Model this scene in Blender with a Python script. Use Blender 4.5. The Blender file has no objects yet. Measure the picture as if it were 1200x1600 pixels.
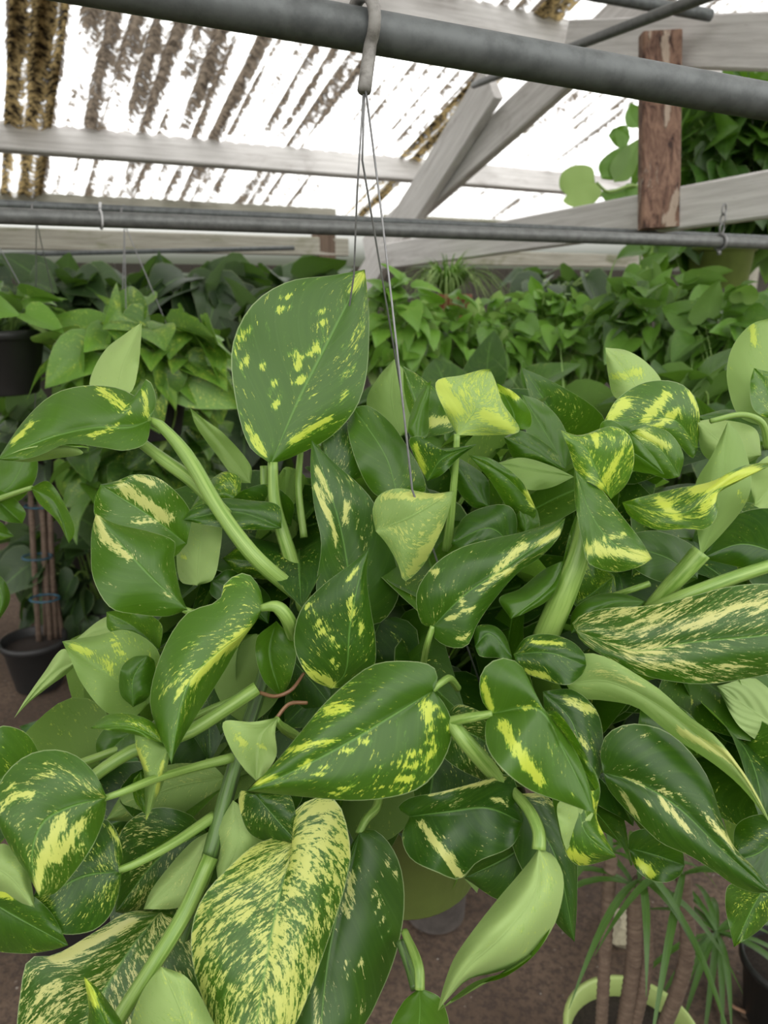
import bpy, math, random
from mathutils import Vector, noise
random.seed(7)
C = bpy.context.scene.collection
# ------------------------------------------------------------ camera, sky, exposure
PITCH = math.radians(16.4); CAMZ = 1.5; FPX = 1200.0
cam = bpy.data.cameras.new('camera'); camo = bpy.data.objects.new('camera', cam); C.objects.link(camo)
camo.location = (0, 0, CAMZ); camo.rotation_euler = (math.pi/2 - PITCH, 0, 0)
cam.sensor_fit = 'VERTICAL'; cam.sensor_height = 34.667; cam.lens = 26.0
cam.clip_start = 0.02
cam.dof.use_dof = True; cam.dof.focus_distance = 0.52; cam.dof.aperture_fstop = 11.0
bpy.context.scene.camera = camo
w = bpy.data.worlds.new('sky'); bpy.context.scene.world = w; w.use_nodes = True
nt = w.node_tree; bg = nt.nodes['Background']
# overcast sky: bright overhead, darkened round the horizon to cut the side light
tcw = nt.nodes.new('ShaderNodeTexCoord'); sxw = nt.nodes.new('ShaderNodeSeparateXYZ'); nt.links.new(tcw.outputs['Generated'], sxw.inputs[0])
rw = nt.nodes.new('ShaderNodeValToRGB'); nt.links.new(sxw.outputs[2], rw.inputs[0]); nt.links.new(rw.outputs[0], bg.inputs[0])
rw.color_ramp.elements[0].position = 0.03; rw.color_ramp.elements[0].color = (0.05, 0.055, 0.04, 1)
rw.color_ramp.elements[1].position = 0.16; rw.color_ramp.elements[1].color = (1.0, 0.99, 0.96, 1)
bg.inputs[1].default_value = 2.3
sun = bpy.data.lights.new('sun', 'SUN'); suno = bpy.data.objects.new('sun', sun); C.objects.link(suno)
sun.energy = 1.2; sun.angle = math.radians(50); sun.color = (1, 0.98, 0.94)
suno.rotation_euler = (math.radians(22), math.radians(-14), 0); suno.location = (0, 0, 6)
vs = bpy.context.scene.view_settings
vs.view_transform = 'Standard'; vs.look = 'None'; vs.gamma = 1; vs.use_curve_mapping = False
vs.exposure = 0.36

# ------------------------------------------------------------ helpers
cp, sp = math.cos(PITCH), math.sin(PITCH)
FW = Vector((0, cp, -sp)); UP = Vector((0, sp, cp)); RT = Vector((1, 0, 0)); CO = Vector((0, 0, CAMZ))
def ray(px, py): return RT*((px-600)/FPX) + UP*((800-py)/FPX) + FW
def P(px, py, d): return CO + ray(px, py)*d
def onplane(px, py, p0, n):
    r = ray(px, py); return CO + r*((p0-CO).dot(n)/r.dot(n))
def cr(pts, u):
    """Catmull-Rom through tuples, uniform in chord length, u in 0..1"""
    n = len(pts)
    if n == 1: return pts[0]
    ds = [0.0]
    for a, b in zip(pts, pts[1:]):
        ds.append(ds[-1] + max(1e-6, math.sqrt(sum((x-y)**2 for x, y in zip(a, b)))))
    t = u*ds[-1]; k = 0
    while k < n-2 and ds[k+1] < t: k += 1
    f = (t-ds[k])/(ds[k+1]-ds[k])
    p1, p2 = pts[k], pts[k+1]
    p0 = pts[k-1] if k > 0 else tuple(2*a-b for a, b in zip(p1, p2))
    p3 = pts[k+2] if k+2 < n else tuple(2*b-a for a, b in zip(p1, p2))
    # centripetal-ish tangents
    l1 = ds[k+1]-ds[k]
    l0 = ds[k]-ds[k-1] if k > 0 else l1
    l2 = ds[k+2]-ds[k+1] if k+2 < n else l1
    out = []
    for a, b, c, d in zip(p0, p1, p2, p3):
        m1 = (c-a)/(l0+l1)*l1; m2 = (d-b)/(l1+l2)*l1
        out.append((2*f**3-3*f*f+1)*b + (f**3-2*f*f+f)*m1 + (-2*f**3+3*f*f)*c + (f**3-f*f)*m2)
    return tuple(out)
def lin(l, u):
    if not isinstance(l, (tuple, list)): return l
    t = u*(len(l)-1); k = min(int(t), len(l)-2); f = t-k
    f = f*f*(3-2*f)*0.5 + f*0.5
    return l[k]*(1-f)+l[k+1]*f

class MB:
    def __init__(s): s.v = []; s.f = []; s.uv = []; s.patch = None
    def add(s, v, f, uv=None):
        o = len(s.v); s.v += [tuple(q) for q in v]; s.f += [tuple(i+o for i in g) for g in f]
        s.uv += uv if uv else [(0.3, 0.3)]*len(v)
    def box(s, c, ax, ay, az):
        """centre and three half-extent vectors"""
        c = Vector(c); v = []
        for i in (-1, 1):
            for j in (-1, 1):
                for k in (-1, 1): v.append(c+ax*i+ay*j+az*k)
        s.add(v, [(0,1,3,2),(4,6,7,5),(0,4,5,1),(2,3,7,6),(0,2,6,4),(1,5,7,3)])
    def board(s, a, b, side, wid, th):
        """board from a to b; wid measured along side, th along the remaining axis"""
        a, b = Vector(a), Vector(b); ax = (b-a); L = ax.normalized()
        sd = (side - L*side.dot(L)).normalized(); t = L.cross(sd)
        s.box((a+b)/2, ax/2, sd*wid/2, t*th/2)
    def tube(s, pts, rad, n=8, caps=True):
        pts = [Vector(p) for p in pts]; m = len(pts)
        if not isinstance(rad, (list, tuple)): rad = [rad]*m
        v = []; uv = []; ref = None
        for i, p in enumerate(pts):
            t = (pts[min(i+1, m-1)]-pts[max(i-1, 0)]).normalized()
            if ref is None:
                ref = t.cross(Vector((0, 0, 1)))
                if ref.length < 0.2: ref = t.cross(Vector((1, 0, 0)))
            ref = (ref - t*ref.dot(t)).normalized(); b = t.cross(ref)
            for k in range(n):
                a = 2*math.pi*k/n; v.append(p+(ref*math.cos(a)+b*math.sin(a))*rad[i]); uv.append((k/n, i/(m-1)))
        f = [(i*n+k, i*n+(k+1) % n, (i+1)*n+(k+1) % n, (i+1)*n+k) for i in range(m-1) for k in range(n)]
        if caps: f += [tuple(range(n-1, -1, -1)), tuple((m-1)*n+k for k in range(n))]
        s.add(v, f, uv)
    def lathe(s, c, prof, n=40, tilt=None):
        """prof: (radius, z) list"""
        c = Vector(c); v = []; uv = []
        for i, (r, z) in enumerate(prof):
            for k in range(n):
                a = 2*math.pi*k/n; v.append(c+Vector((r*math.cos(a), r*math.sin(a), z))); uv.append((k/n, i/len(prof)))
        m = len(prof)
        f = [(i*n+k, i*n+(k+1) % n, (i+1)*n+(k+1) % n, (i+1)*n+k) for i in range(m-1) for k in range(n)]
        s.add(v, f, uv)
    def build(s, name, mat, parent=None, smooth=True, label=None):
        me = bpy.data.meshes.new(name); me.from_pydata(s.v, [], s.f); me.materials.append(mat)
        ul = me.uv_layers.new(name='UVMap')
        li = [0]*len(me.loops); me.loops.foreach_get('vertex_index', li)
        fl = []
        for i in li: fl += s.uv[i]
        ul.data.foreach_set('uv', fl)
        if s.patch:
            at = me.attributes.new('patch', 'FLOAT', 'POINT'); at.data.foreach_set('value', s.patch)
        if smooth: me.polygons.foreach_set('use_smooth', [True]*len(me.polygons))
        me.update()
        o = bpy.data.objects.new(name, me); C.objects.link(o)
        if parent is not None:
            o.parent = parent
            r = parent
            off = Vector(r.location)
            while r.parent: r = r.parent; off += Vector(r.location)
            o.matrix_parent_inverse.identity(); o.location = -off if parent.parent is None else (0, 0, 0)
        if label: o['label'] = label
        return o
def tag(o, label, cat, group=None):
    o['label'] = label; o['category'] = cat
    if group: o['group'] = group
    return o
GROUPS = {'hanging_pothos': 'hanging pothos', 'potted_philodendron': 'philodendrons under the eave', 'potted_plant': 'bushy potted plants in the background', 'grass_plant': 'tall bladed plants', 'plant_bench': 'plant benches', 'dragon_tree': 'dragon trees'}
def thing(name, loc, label, cat, group=None):
    group = group or GROUPS.get(name)
    o = bpy.data.objects.new(name, None); C.objects.link(o); o.location = loc; o.empty_display_size = 0.05
    return tag(o, label, cat, group)
def struct(o): o['kind'] = 'structure'; return o

# ------------------------------------------------------------ materials
class G:
    """tiny node-graph writer"""
    def __init__(s, name):
        s.m = bpy.data.materials.new(name); s.m.use_nodes = True; s.t = s.m.node_tree; s.t.nodes.clear()
        s.out = s.t.nodes.new('ShaderNodeOutputMaterial')
    def n(s, typ, **kw):
        x = s.t.nodes.new(typ)
        for k, v in kw.items(): setattr(x, k, v)
        return x
    def put(s, sock, v):
        if isinstance(v, bpy.types.NodeSocket): s.t.links.new(v, sock)
        elif isinstance(v, (tuple, list)) and sock.type == 'RGBA' and len(v) == 3: sock.default_value = (*v, 1)
        else: sock.default_value = v
    def math(s, op, a, b=None, c=None, clamp=False):
        x = s.n('ShaderNodeMath', operation=op); x.use_clamp = clamp
        s.put(x.inputs[0], a)
        if b is not None: s.put(x.inputs[1], b)
        if c is not None: s.put(x.inputs[2], c)
        return x.outputs[0]
    def mix(s, f, a, b):
        x = s.n('ShaderNodeMix', data_type='RGBA'); s.put(x.inputs[0], f); s.put(x.inputs[6], a); s.put(x.inputs[7], b)
        return x.outputs[2]
    def ss(s, x, lo, hi):
        r = s.n('ShaderNodeMapRange', interpolation_type='SMOOTHSTEP')
        s.put(r.inputs[0], x); s.put(r.inputs[1], lo); s.put(r.inputs[2], hi); return r.outputs[0]
    def xyz(s, x, y, z):
        c = s.n('ShaderNodeCombineXYZ'); s.put(c.inputs[0], x); s.put(c.inputs[1], y); s.put(c.inputs[2], z); return c.outputs[0]
    def noise(s, vec, scale, detail=4, rough=0.6, dist=0):
        x = s.n('ShaderNodeTexNoise'); 
        if vec is not None: s.put(x.inputs['Vector'], vec)
        x.inputs['Scale'].default_value = scale; x.inputs['Detail'].default_value = detail
        x.inputs['Roughness'].default_value = rough; x.inputs['Distortion'].default_value = dist
        return x.outputs['Fac']
    def bsdf(s, col, rough, bump=None, bstr=0.3, bdist=0.002, **kw):
        b = s.n('ShaderNodeBsdfPrincipled'); s.put(b.inputs['Base Color'], col); s.put(b.inputs['Roughness'], rough)
        for k, v in kw.items(): s.put(b.inputs[k.replace('_', ' ')], v)
        if bump is not None:
            u = s.n('ShaderNodeBump'); u.inputs['Strength'].default_value = bstr; u.inputs['Distance'].default_value = bdist
            s.put(u.inputs['Height'], bump); s.t.links.new(u.outputs[0], b.inputs['Normal']); s.bumpn = u.outputs[0]
        return b
    def end(s, sh): s.t.links.new(sh.outputs[0] if hasattr(sh, 'outputs') else sh, s.out.inputs['Surface']); return s.m

def leaf_material(name, dark, mid, pale, ribs=0.06, rough=0.40, transl=0.30, tex='uv'):
    """object colour: r amount of variegation, g seed, b 0 cream .. 1 lime, a 0 dark .. 1 pale"""
    g = G(name)
    oi = g.n('ShaderNodeObjectInfo'); sc = g.n('ShaderNodeSeparateColor'); g.t.links.new(oi.outputs['Color'], sc.inputs[0])
    var, seed, lime, alpha = sc.outputs[0], sc.outputs[1], sc.outputs[2], oi.outputs['Alpha']
    uvn = g.n('ShaderNodeUVMap'); uvn.uv_map = 'UVMap'
    sx = g.n('ShaderNodeSeparateXYZ'); g.t.links.new(uvn.outputs[0], sx.inputs[0])
    # integer part of U carries the number of the leaf inside a many-leaved mesh
    lf = g.math('FLOOR', sx.outputs[0]); U = g.math('FRACT', sx.outputs[0]); V = sx.outputs[1]
    v = g.math('SUBTRACT', g.math('MULTIPLY', U, 2.0), 1.0); a = g.math('ABSOLUTE', v)
    side = g.math('MULTIPLY', g.math('GREATER_THAN', v, 0), 3.7)
    sd = g.math('ADD', g.math('ADD', g.math('MULTIPLY', seed, 53.0), g.math('MULTIPLY', lf, 7.31)), side)
    c = g.math('SUBTRACT', V, g.math('MULTIPLY', a, 0.42))
    n1 = g.noise(g.xyz(g.math('MULTIPLY', c, 19.0), g.math('MULTIPLY', a, 3.6), sd), 1.0, 5, 0.68, 0.25)
    n2 = g.noise(g.xyz(g.math('MULTIPLY', c, 85.0), g.math('MULTIPLY', a, 17.0), sd), 1.0, 3, 0.7)
    n3 = g.noise(g.xyz(g.math('MULTIPLY', c, 3.0), g.math('MULTIPLY', a, 1.4), g.math('ADD', sd, 11.0)), 1.0, 2, 0.5)
    at = g.n('ShaderNodeAttribute', attribute_name='patch')
    n = g.math('ADD', g.math('MULTIPLY', n1, 0.80), g.math('MULTIPLY', n2, 0.50))
    n = g.math('ADD', n, g.math('MULTIPLY', n3, 0.20))
    n = g.math('ADD', n, g.math('MULTIPLY', at.outputs['Fac'], 0.31))
    T = g.math('SUBTRACT', 0.985, g.math('MULTIPLY', var, 0.235))
    m1 = g.ss(n, T, g.math('ADD', T, 0.022))
    n4 = g.noise(g.xyz(g.math('MULTIPLY', c, 48.0), g.math('MULTIPLY', a, 8.0), g.math('ADD', sd, 5.0)), 1.0, 4, 0.75)
    fk = g.math('ADD', g.math('MULTIPLY', n4, 1.0), g.math('ADD', g.math('MULTIPLY', n3, 0.35), g.math('MULTIPLY', at.outputs['Fac'], 0.18)))
    T2 = g.math('SUBTRACT', 0.90, g.math('MULTIPLY', g.math('POWER', var, 0.6), 0.20))
    m3 = g.ss(fk, T2, g.math('ADD', T2, 0.03))
    m1 = g.math('MAXIMUM', m1, g.math('MULTIPLY', m3, g.ss(var, 0.0, 0.1)))
    m2 = g.ss(n, g.math('SUBTRACT', T, 0.09), g.math('ADD', T, 0.0))
    wn = g.n('ShaderNodeTexWhiteNoise', noise_dimensions='1D'); g.put(wn.inputs['W'], g.math('ADD', lf, seed))
    jit = g.math('MULTIPLY', g.math('SUBTRACT', wn.outputs['Value'], 0.5), g.math('MULTIPLY', g.math('MINIMUM', lf, 1.0), 0.75))
    alpha = g.math('ADD', alpha, jit, clamp=True)
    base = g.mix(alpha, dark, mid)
    nb = g.noise(g.xyz(g.math('MULTIPLY', c, 22.0), g.math('MULTIPLY', a, 1.5), sd), 1.0, 3, 0.6)
    base = g.mix(g.math('MULTIPLY', g.ss(nb, 0.35, 0.75), 0.45), base, g.mix(0.5, base, mid))
    half = g.mix(lime, (0.10, 0.22, 0.045), (0.13, 0.33, 0.02))
    full = g.mix(lime, (0.60, 0.60, 0.23), (0.52, 0.64, 0.05))
    full = g.mix(g.math('MULTIPLY', n2, 0.35), full, (0.62, 0.62, 0.16))
    col = g.mix(g.math('MULTIPLY', m2, 0.55), base, half)
    col = g.mix(m1, col, full)
    rib = g.math('SUBTRACT', 1.0, g.ss(a, 0.006, 0.035))
    col = g.mix(g.math('MULTIPLY', rib, 0.55), col, (0.16, 0.34, 0.06))
    lat = g.math('SINE', g.math('MULTIPLY', c, 46.0))
    lat2 = g.ss(lat, 0.93, 1.0)
    col = g.mix(g.math('MULTIPLY', lat2, 0.07), col, (0.16, 0.32, 0.06))
    edge = g.ss(a, 0.978, 0.995)
    col = g.mix(g.math('MULTIPLY', edge, 0.5), col, (0.50, 0.60, 0.30))
    geo = g.n('ShaderNodeNewGeometry'); back = geo.outputs['Backfacing']
    pale = g.mix(g.ss(alpha, 0.55, 1.0), pale, (0.42, 0.56, 0.20))
    colb = g.mix(g.math('SUBTRACT', 0.72, g.math('MULTIPLY', g.math('MAXIMUM', m1, g.math('MULTIPLY', m2, 0.6)), 0.5)), col, pale)
    colf = g.mix(back, col, colb)
    r = g.math('ADD', g.math('MULTIPLY', back, 0.25), rough)
    h = g.math('ADD', g.math('MULTIPLY', lat, ribs), g.math('MULTIPLY', rib, -0.7))
    h = g.math('ADD', h, g.math('MULTIPLY', n3, 0.9))
    b = g.bsdf(colf, r, h, 0.38, 0.0012, Specular_IOR_Level=0.5)
    tr = g.n('ShaderNodeBsdfTranslucent'); g.put(tr.inputs[0], g.mix(0.35, g.mix(0.5, colf, (0.16, 0.42, 0.01)), (0.20, 0.45, 0.015)))
    ms = g.n('ShaderNodeMixShader'); ms.inputs[0].default_value = transl
    g.t.links.new(b.outputs[0], ms.inputs[1]); g.t.links.new(tr.outputs[0], ms.inputs[2])
    return g.end(ms)
LEAF = leaf_material('pothos_leaf', (0.014, 0.056, 0.003), (0.085, 0.195, 0.010), (0.25, 0.38, 0.10))
LEAFBG = leaf_material('background_leaf', (0.022, 0.065, 0.008), (0.15, 0.32, 0.035), (0.17, 0.28, 0.08), rough=0.42, transl=0.25)
LEAFDK = leaf_material('dull_shaded_leaf', (0.014, 0.036, 0.010), (0.07, 0.13, 0.035), (0.10, 0.16, 0.06), rough=0.5, transl=0.15)  # muted grey-green leaf; the extra dark puts shade at the left into colour
LILY = leaf_material('ribbed_leaf', (0.018, 0.07, 0.014), (0.10, 0.22, 0.05), (0.16, 0.28, 0.10), ribs=1.1, rough=0.4)

def stem_material(name, a, b, c=None):
    g = G(name)
    uvn = g.n('ShaderNodeUVMap'); uvn.uv_map = 'UVMap'
    sx = g.n('ShaderNodeSeparateXYZ'); g.t.links.new(uvn.outputs[0], sx.inputs[0])
    n = g.noise(g.xyz(g.math('MULTIPLY', sx.outputs[0], 14.0), g.math('MULTIPLY', sx.outputs[1], 2.0), 0.0), 1.0, 3)
    col = g.mix(g.ss(n, 0.35, 0.65), a, b)
    bs = g.bsdf(col, 0.42, n, 0.35, 0.0008)
    return g.end(bs)
STEM = stem_material('green_stem', (0.13, 0.24, 0.035), (0.25, 0.37, 0.09))
STEMD = stem_material('dark_stem', (0.035, 0.06, 0.02), (0.09, 0.17, 0.035))
ROOT = stem_material('aerial_root', (0.12, 0.05, 0.025), (0.22, 0.12, 0.06))

def wood_material(name, a, b, stain=(0.1, 0.09, 0.07), st=0.35, axis=(1, 0, 0)):
    g = G(name)
    tc = g.n('ShaderNodeTexCoord'); mp = g.n('ShaderNodeMapping')
    g.t.links.new(tc.outputs['UV'], mp.inputs[0])
    uv = mp.outputs[0]
    sx = g.n('ShaderNodeSeparateXYZ'); g.t.links.new(uv, sx.inputs[0])
    n1 = g.noise(g.xyz(g.math('MULTIPLY', sx.outputs[0], 3.0), g.math('MULTIPLY', sx.outputs[1], 70.0), 0.0), 1.0, 5, 0.65, 0.4)
    n2 = g.noise(g.xyz(g.math('MULTIPLY', sx.outputs[0], 2.2), g.math('MULTIPLY', sx.outputs[1], 7.0), 3.0), 1.0, 5, 0.7, 0.6)
    n3 = g.noise(g.xyz(g.math('MULTIPLY', sx.outputs[0], 14.0), g.math('MULTIPLY', sx.outputs[1], 260.0), 8.0), 1.0, 3, 0.6)
    col = g.mix(g.ss(n1, 0.3, 0.7), a, b)
    col = g.mix(g.math('MULTIPLY', g.ss(n2, 0.52, 0.72), st), col, stain)
    col = g.mix(g.math('MULTIPLY', g.ss(n3, 0.66, 0.74), 0.5), col, stain)
    bs = g.bsdf(col, 0.8, g.math('ADD', n1, n3), 0.4, 0.002)
    return g.end(bs)
WOOD = wood_material('weathered_grey_wood', (0.50, 0.48, 0.465), (0.68, 0.66, 0.645), (0.22, 0.18, 0.165), 0.5)
WOODM = wood_material('mossy_wood', (0.26, 0.25, 0.20), (0.42, 0.40, 0.34), (0.12, 0.14, 0.05), 0.75)
WOODD = wood_material('dark_backdrop_boards', (0.035, 0.03, 0.022), (0.07, 0.06, 0.045), (0.02, 0.02, 0.015), 0.6)
def bark_material():
    g = G('flaking_bark'); uvn = g.n('ShaderNodeUVMap'); uvn.uv_map = 'UVMap'
    sx = g.n('ShaderNodeSeparateXYZ'); g.t.links.new(uvn.outputs[0], sx.inputs[0])
    a = g.noise(g.xyz(g.math('MULTIPLY', sx.outputs[0], 16.0), g.math('MULTIPLY', sx.outputs[1], 45.0), 0.0), 1.0, 6, 0.7, 0.8)
    b = g.noise(g.xyz(g.math('MULTIPLY', sx.outputs[0], 5.0), g.math('MULTIPLY', sx.outputs[1], 18.0), 5.0), 1.0, 4, 0.6, 0.6)
    col = g.mix(g.ss(a, 0.35, 0.65), (0.10, 0.05, 0.035), (0.27, 0.16, 0.11))
    col = g.mix(g.ss(b, 0.54, 0.58), col, (0.42, 0.33, 0.26))
    col = g.mix(g.ss(a, 0.42, 0.36), col, (0.04, 0.02, 0.015))
    return g.end(g.bsdf(col, 0.85, g.math('ADD', a, g.ss(b, 0.54, 0.58)), 0.8, 0.006))
BARK = bark_material()
CANE = wood_material('brown_cane', (0.10, 0.065, 0.045), (0.17, 0.12, 0.085), (0.05, 0.035, 0.025), 0.4)

def simple(name, col, rough=0.6, var=0.25, scale=40, metallic=0.0, bump=0.2, sp2=None):
    g = G(name); tc = g.n('ShaderNodeTexCoord')
    n = g.noise(tc.outputs['Object'], scale, 5, 0.65)
    c2 = sp2 or tuple(x*(1-var*2) for x in col)
    cc = g.mix(g.ss(n, 0.35, 0.7), col, c2)
    return g.end(g.bsdf(cc, rough, n, bump, 0.001, Metallic=metallic))
STEEL = simple('dull_galvanised_steel', (0.15, 0.155, 0.15), 0.5, 0.2, 60, 0.35, 0.15, (0.10, 0.105, 0.10))
STEELD = simple('dark_pipe_steel', (0.125, 0.135, 0.135), 0.55, 0.2, 50, 0.3, 0.15)
WIRE = simple('hanger_wire', (0.22, 0.22, 0.22), 0.45, 0.1, 200, 0.5)
HOOK = simple('worn_hook_plastic', (0.26, 0.25, 0.23), 0.55, 0.3, 90, 0.0, 0.3, (0.12, 0.11, 0.10))
POTG = simple('green_plastic_pot', (0.11, 0.16, 0.03), 0.45, 0.08, 20)
POTL = simple('lime_plastic_pot', (0.34, 0.44, 0.14), 0.45, 0.05, 20)
POTK = simple('black_plastic_pot', (0.018, 0.018, 0.018), 0.5, 0.1, 20)
POTGR = simple('dusty_grey_pot', (0.12, 0.105, 0.095), 0.7, 0.2, 25)
TERRA = simple('terracotta_pot', (0.28, 0.085, 0.045), 0.7, 0.15, 20)
SOILP = simple('potting_soil', (0.03, 0.02, 0.015), 0.95, 0.3, 150, 0, 1.0)
TIE = simple('blue_tie', (0.02, 0.09, 0.14), 0.5)
STONE = simple('pale_stone', (0.42, 0.38, 0.27), 0.9, 0.15, 70, 0, 0.6)
TWIG = simple('dry_twig', (0.42, 0.24, 0.15), 0.8, 0.15, 70)

def ground_material():
    g = G('bare_soil'); tc = g.n('ShaderNodeTexCoord'); v = tc.outputs['Object']
    n1 = g.noise(v, 3, 6, 0.65); n2 = g.noise(v, 70, 5, 0.7)
    vo = g.n('ShaderNodeTexVoronoi'); g.put(vo.inputs['Vector'], v); vo.inputs['Scale'].default_value = 55
    n4 = g.noise(v, 25, 2)
    peb = g.math('MULTIPLY', g.math('SUBTRACT', 1.0, g.ss(vo.outputs['Distance'], 0.12, 0.2)), g.ss(n4, 0.56, 0.62))
    col = g.mix(g.ss(n1, 0.3, 0.7), (0.075, 0.048, 0.031), (0.145, 0.098, 0.066))
    col = g.mix(g.math('MULTIPLY', g.ss(n2, 0.42, 0.62), 0.75), col, (0.04, 0.026, 0.02))
    col = g.mix(g.math('MULTIPLY', peb, 0.8), col, (0.36, 0.32, 0.27))
    h = g.math('ADD', n2, g.math('MULTIPLY', peb, 0.8))
    return g.end(g.bsdf(col, 0.92, h, 0.9, 0.006))
GROUND = ground_material()

def roof_material(name, strip=False):
    """translucent corrugated sheet, moss and dirt lying along the corrugations; UV: x across (m), y up the slope (m)"""
    g = G(name); uvn = g.n('ShaderNodeUVMap'); uvn.uv_map = 'UVMap'
    sx = g.n('ShaderNodeSeparateXYZ'); g.t.links.new(uvn.outputs[0], sx.inputs[0]); x, y = sx.outputs[0], sx.outputs[1]
    streak = g.noise(g.xyz(g.math('MULTIPLY', x, 8.5), g.math('MULTIPLY', y, 0.55), 0.0), 1.0, 3, 0.55)
    wave = g.math('SINE', g.math('MULTIPLY', x, 2*math.pi/0.085))
    speck = g.noise(g.xyz(g.math('MULTIPLY', x, 36.0), g.math('MULTIPLY', y, 30.0), 1.0), 1.0, 4, 0.7)
    med = g.noise(g.xyz(g.math('MULTIPLY', x, 10.0), g.math('MULTIPLY', y, 2.5), 4.0), 1.0, 3, 0.6)
    n = g.math('ADD', g.math('MULTIPLY', streak, 0.85), g.math('MULTIPLY', speck, 0.50))
    n = g.math('ADD', n, g.math('MULTIPLY', wave, 0.07))
    n = g.math('ADD', n, g.math('MULTIPLY', g.math('SUBTRACT', med, 0.5), 0.45))
    # dirtier to the left and higher up the slope
    bias = g.math('ADD', g.math('MULTIPLY', g.ss(x, 3.4, -0.5), 0.14), g.math('MULTIPLY', g.ss(y, 0.0, 2.2), 0.09))
    n = g.math('ADD', n, bias)
    if strip: n = g.math('ADD', n, 0.10)
    m = g.math('MAXIMUM', g.ss(n, 0.755, 0.87), g.math('MULTIPLY', g.ss(g.math('ADD', speck, g.math('MULTIPLY', g.math('SUBTRACT', streak, 0.5), 0.6)), 0.54, 0.62), 0.45))
    tone = g.mix(g.ss(speck, 0.35, 0.65), (0.035, 0.028, 0.022), (0.16, 0.13, 0.10)) if not strip else g.mix(g.ss(speck, 0.4, 0.62), (0.02, 0.016, 0.012), (0.40, 0.30, 0.14))
    tra = g.n('ShaderNodeBsdfTransparent'); g.put(tra.inputs[0], (0.93, 0.94, 0.95))
    tl = g.n('ShaderNodeBsdfTranslucent'); g.put(tl.inputs[0], (0.9, 0.9, 0.9))
    cl = g.n('ShaderNodeMixShader'); cl.inputs[0].default_value = 0.5
    g.t.links.new(tra.outputs[0], cl.inputs[1]); g.t.links.new(tl.outputs[0], cl.inputs[2])
    df = g.n('ShaderNodeBsdfDiffuse'); g.put(df.inputs[0], tone)
    tl2 = g.n('ShaderNodeBsdfTranslucent'); g.put(tl2.inputs[0], tone)
    dm = g.n('ShaderNodeMixShader'); dm.inputs[0].default_value = 0.6
    g.t.links.new(df.outputs[0], dm.inputs[1]); g.t.links.new(tl2.outputs[0], dm.inputs[2])
    ms = g.n('ShaderNodeMixShader'); g.put(ms.inputs[0], m)
    g.t.links.new(cl.outputs[0], ms.inputs[1]); g.t.links.new(dm.outputs[0], ms.inputs[2])
    return g.end(ms)
ROOF = roof_material('dirty_corrugated_sheet'); ROOFS = roof_material('mouldy_sheet_lap', True)

# ------------------------------------------------------------ structure
DD = Vector((0.871, 0.491, 0)); NN = Vector((-0.491, 0.871, 0))      # along the purlins; away across the house
sl = math.radians(20.4)
UPS = Vector((-NN.x*math.cos(sl), -NN.y*math.cos(sl), math.sin(sl))) # up the roof slope
RN = DD.cross(UPS).normalized()
if RN.z < 0: RN = -RN
E0 = P(0, 292, 4.0)                                                  # eave point
def R(x, y, h=0): return E0 + DD*x + UPS*y + RN*h
def sheet(name, x0, x1, y0, y1, mat, amp=0.017, h=0.0, ny=3):
    nx = int((x1-x0)/0.085*8); m = MB(); v = []; uv = []
    for j in range(ny+1):
        y = y0+(y1-y0)*j/ny
        for i in range(nx+1):
            x = x0+(x1-x0)*i/nx
            v.append(R(x, y, h+amp*math.sin(x*2*math.pi/0.085))); uv.append((x, y))
    f = [(j*(nx+1)+i, j*(nx+1)+i+1, (j+1)*(nx+1)+i+1, (j+1)*(nx+1)+i) for j in range(ny) for i in range(nx)]
    m.add(v, f, uv); o = m.build(name, mat); return struct(o)
sheet('ceiling', -5.0, 2.14, -0.12, 6.2, ROOF)
sheet('ceiling', 2.10, 9.0, -0.10, 6.2, ROOF, h=0.006)
def uvbox(name, a, b, side, wid, th, mat, parent=None):
    """a board with uv running along its length, in metres"""
    a, b = Vector(a), Vector(b); ax = b-a; Ln = ax.length; Lx = ax.normalized()
    sd = (side-Lx*side.dot(Lx)).normalized(); t = Lx.cross(sd)
    m = MB(); n = max(2, int(Ln/0.25)); ring = []
    bv = 0.006 if min(wid, th) > 0.03 else 0.001
    prof = [(-wid/2+bv, -th/2), (wid/2-bv, -th/2), (wid/2, -th/2+bv), (wid/2, th/2-bv), (wid/2-bv, th/2), (-wid/2+bv, th/2), (-wid/2, th/2-bv), (-wid/2, -th/2+bv)]
    u0 = random.random()*9; v0 = random.random()*9
    per = [0]
    for q in range(8):
        p, r = prof[q], prof[(q+1) % 8]; per.append(per[-1]+math.hypot(p[0]-r[0], p[1]-r[1]))
    v = []; uv = []
    for i in range(n+1):
        for q in range(9):
            s_, t_ = prof[q % 8]; w_ = 0.0015*noise.noise(Vector((i*0.7+u0, q, v0)))
            v.append(a+ax*(i/n)+sd*(s_+w_)+t*(t_+w_)); uv.append((u0+Ln*i/n, v0+per[q]))
    f = [(i*9+q, i*9+q+1, (i+1)*9+q+1, (i+1)*9+q) for i in range(n) for q in range(8)]
    f += [tuple(range(7, -1, -1)), tuple(n*9+q for q in range(8))]
    m.add(v, f, uv); return m.build(name, mat, parent, smooth=False)
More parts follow.
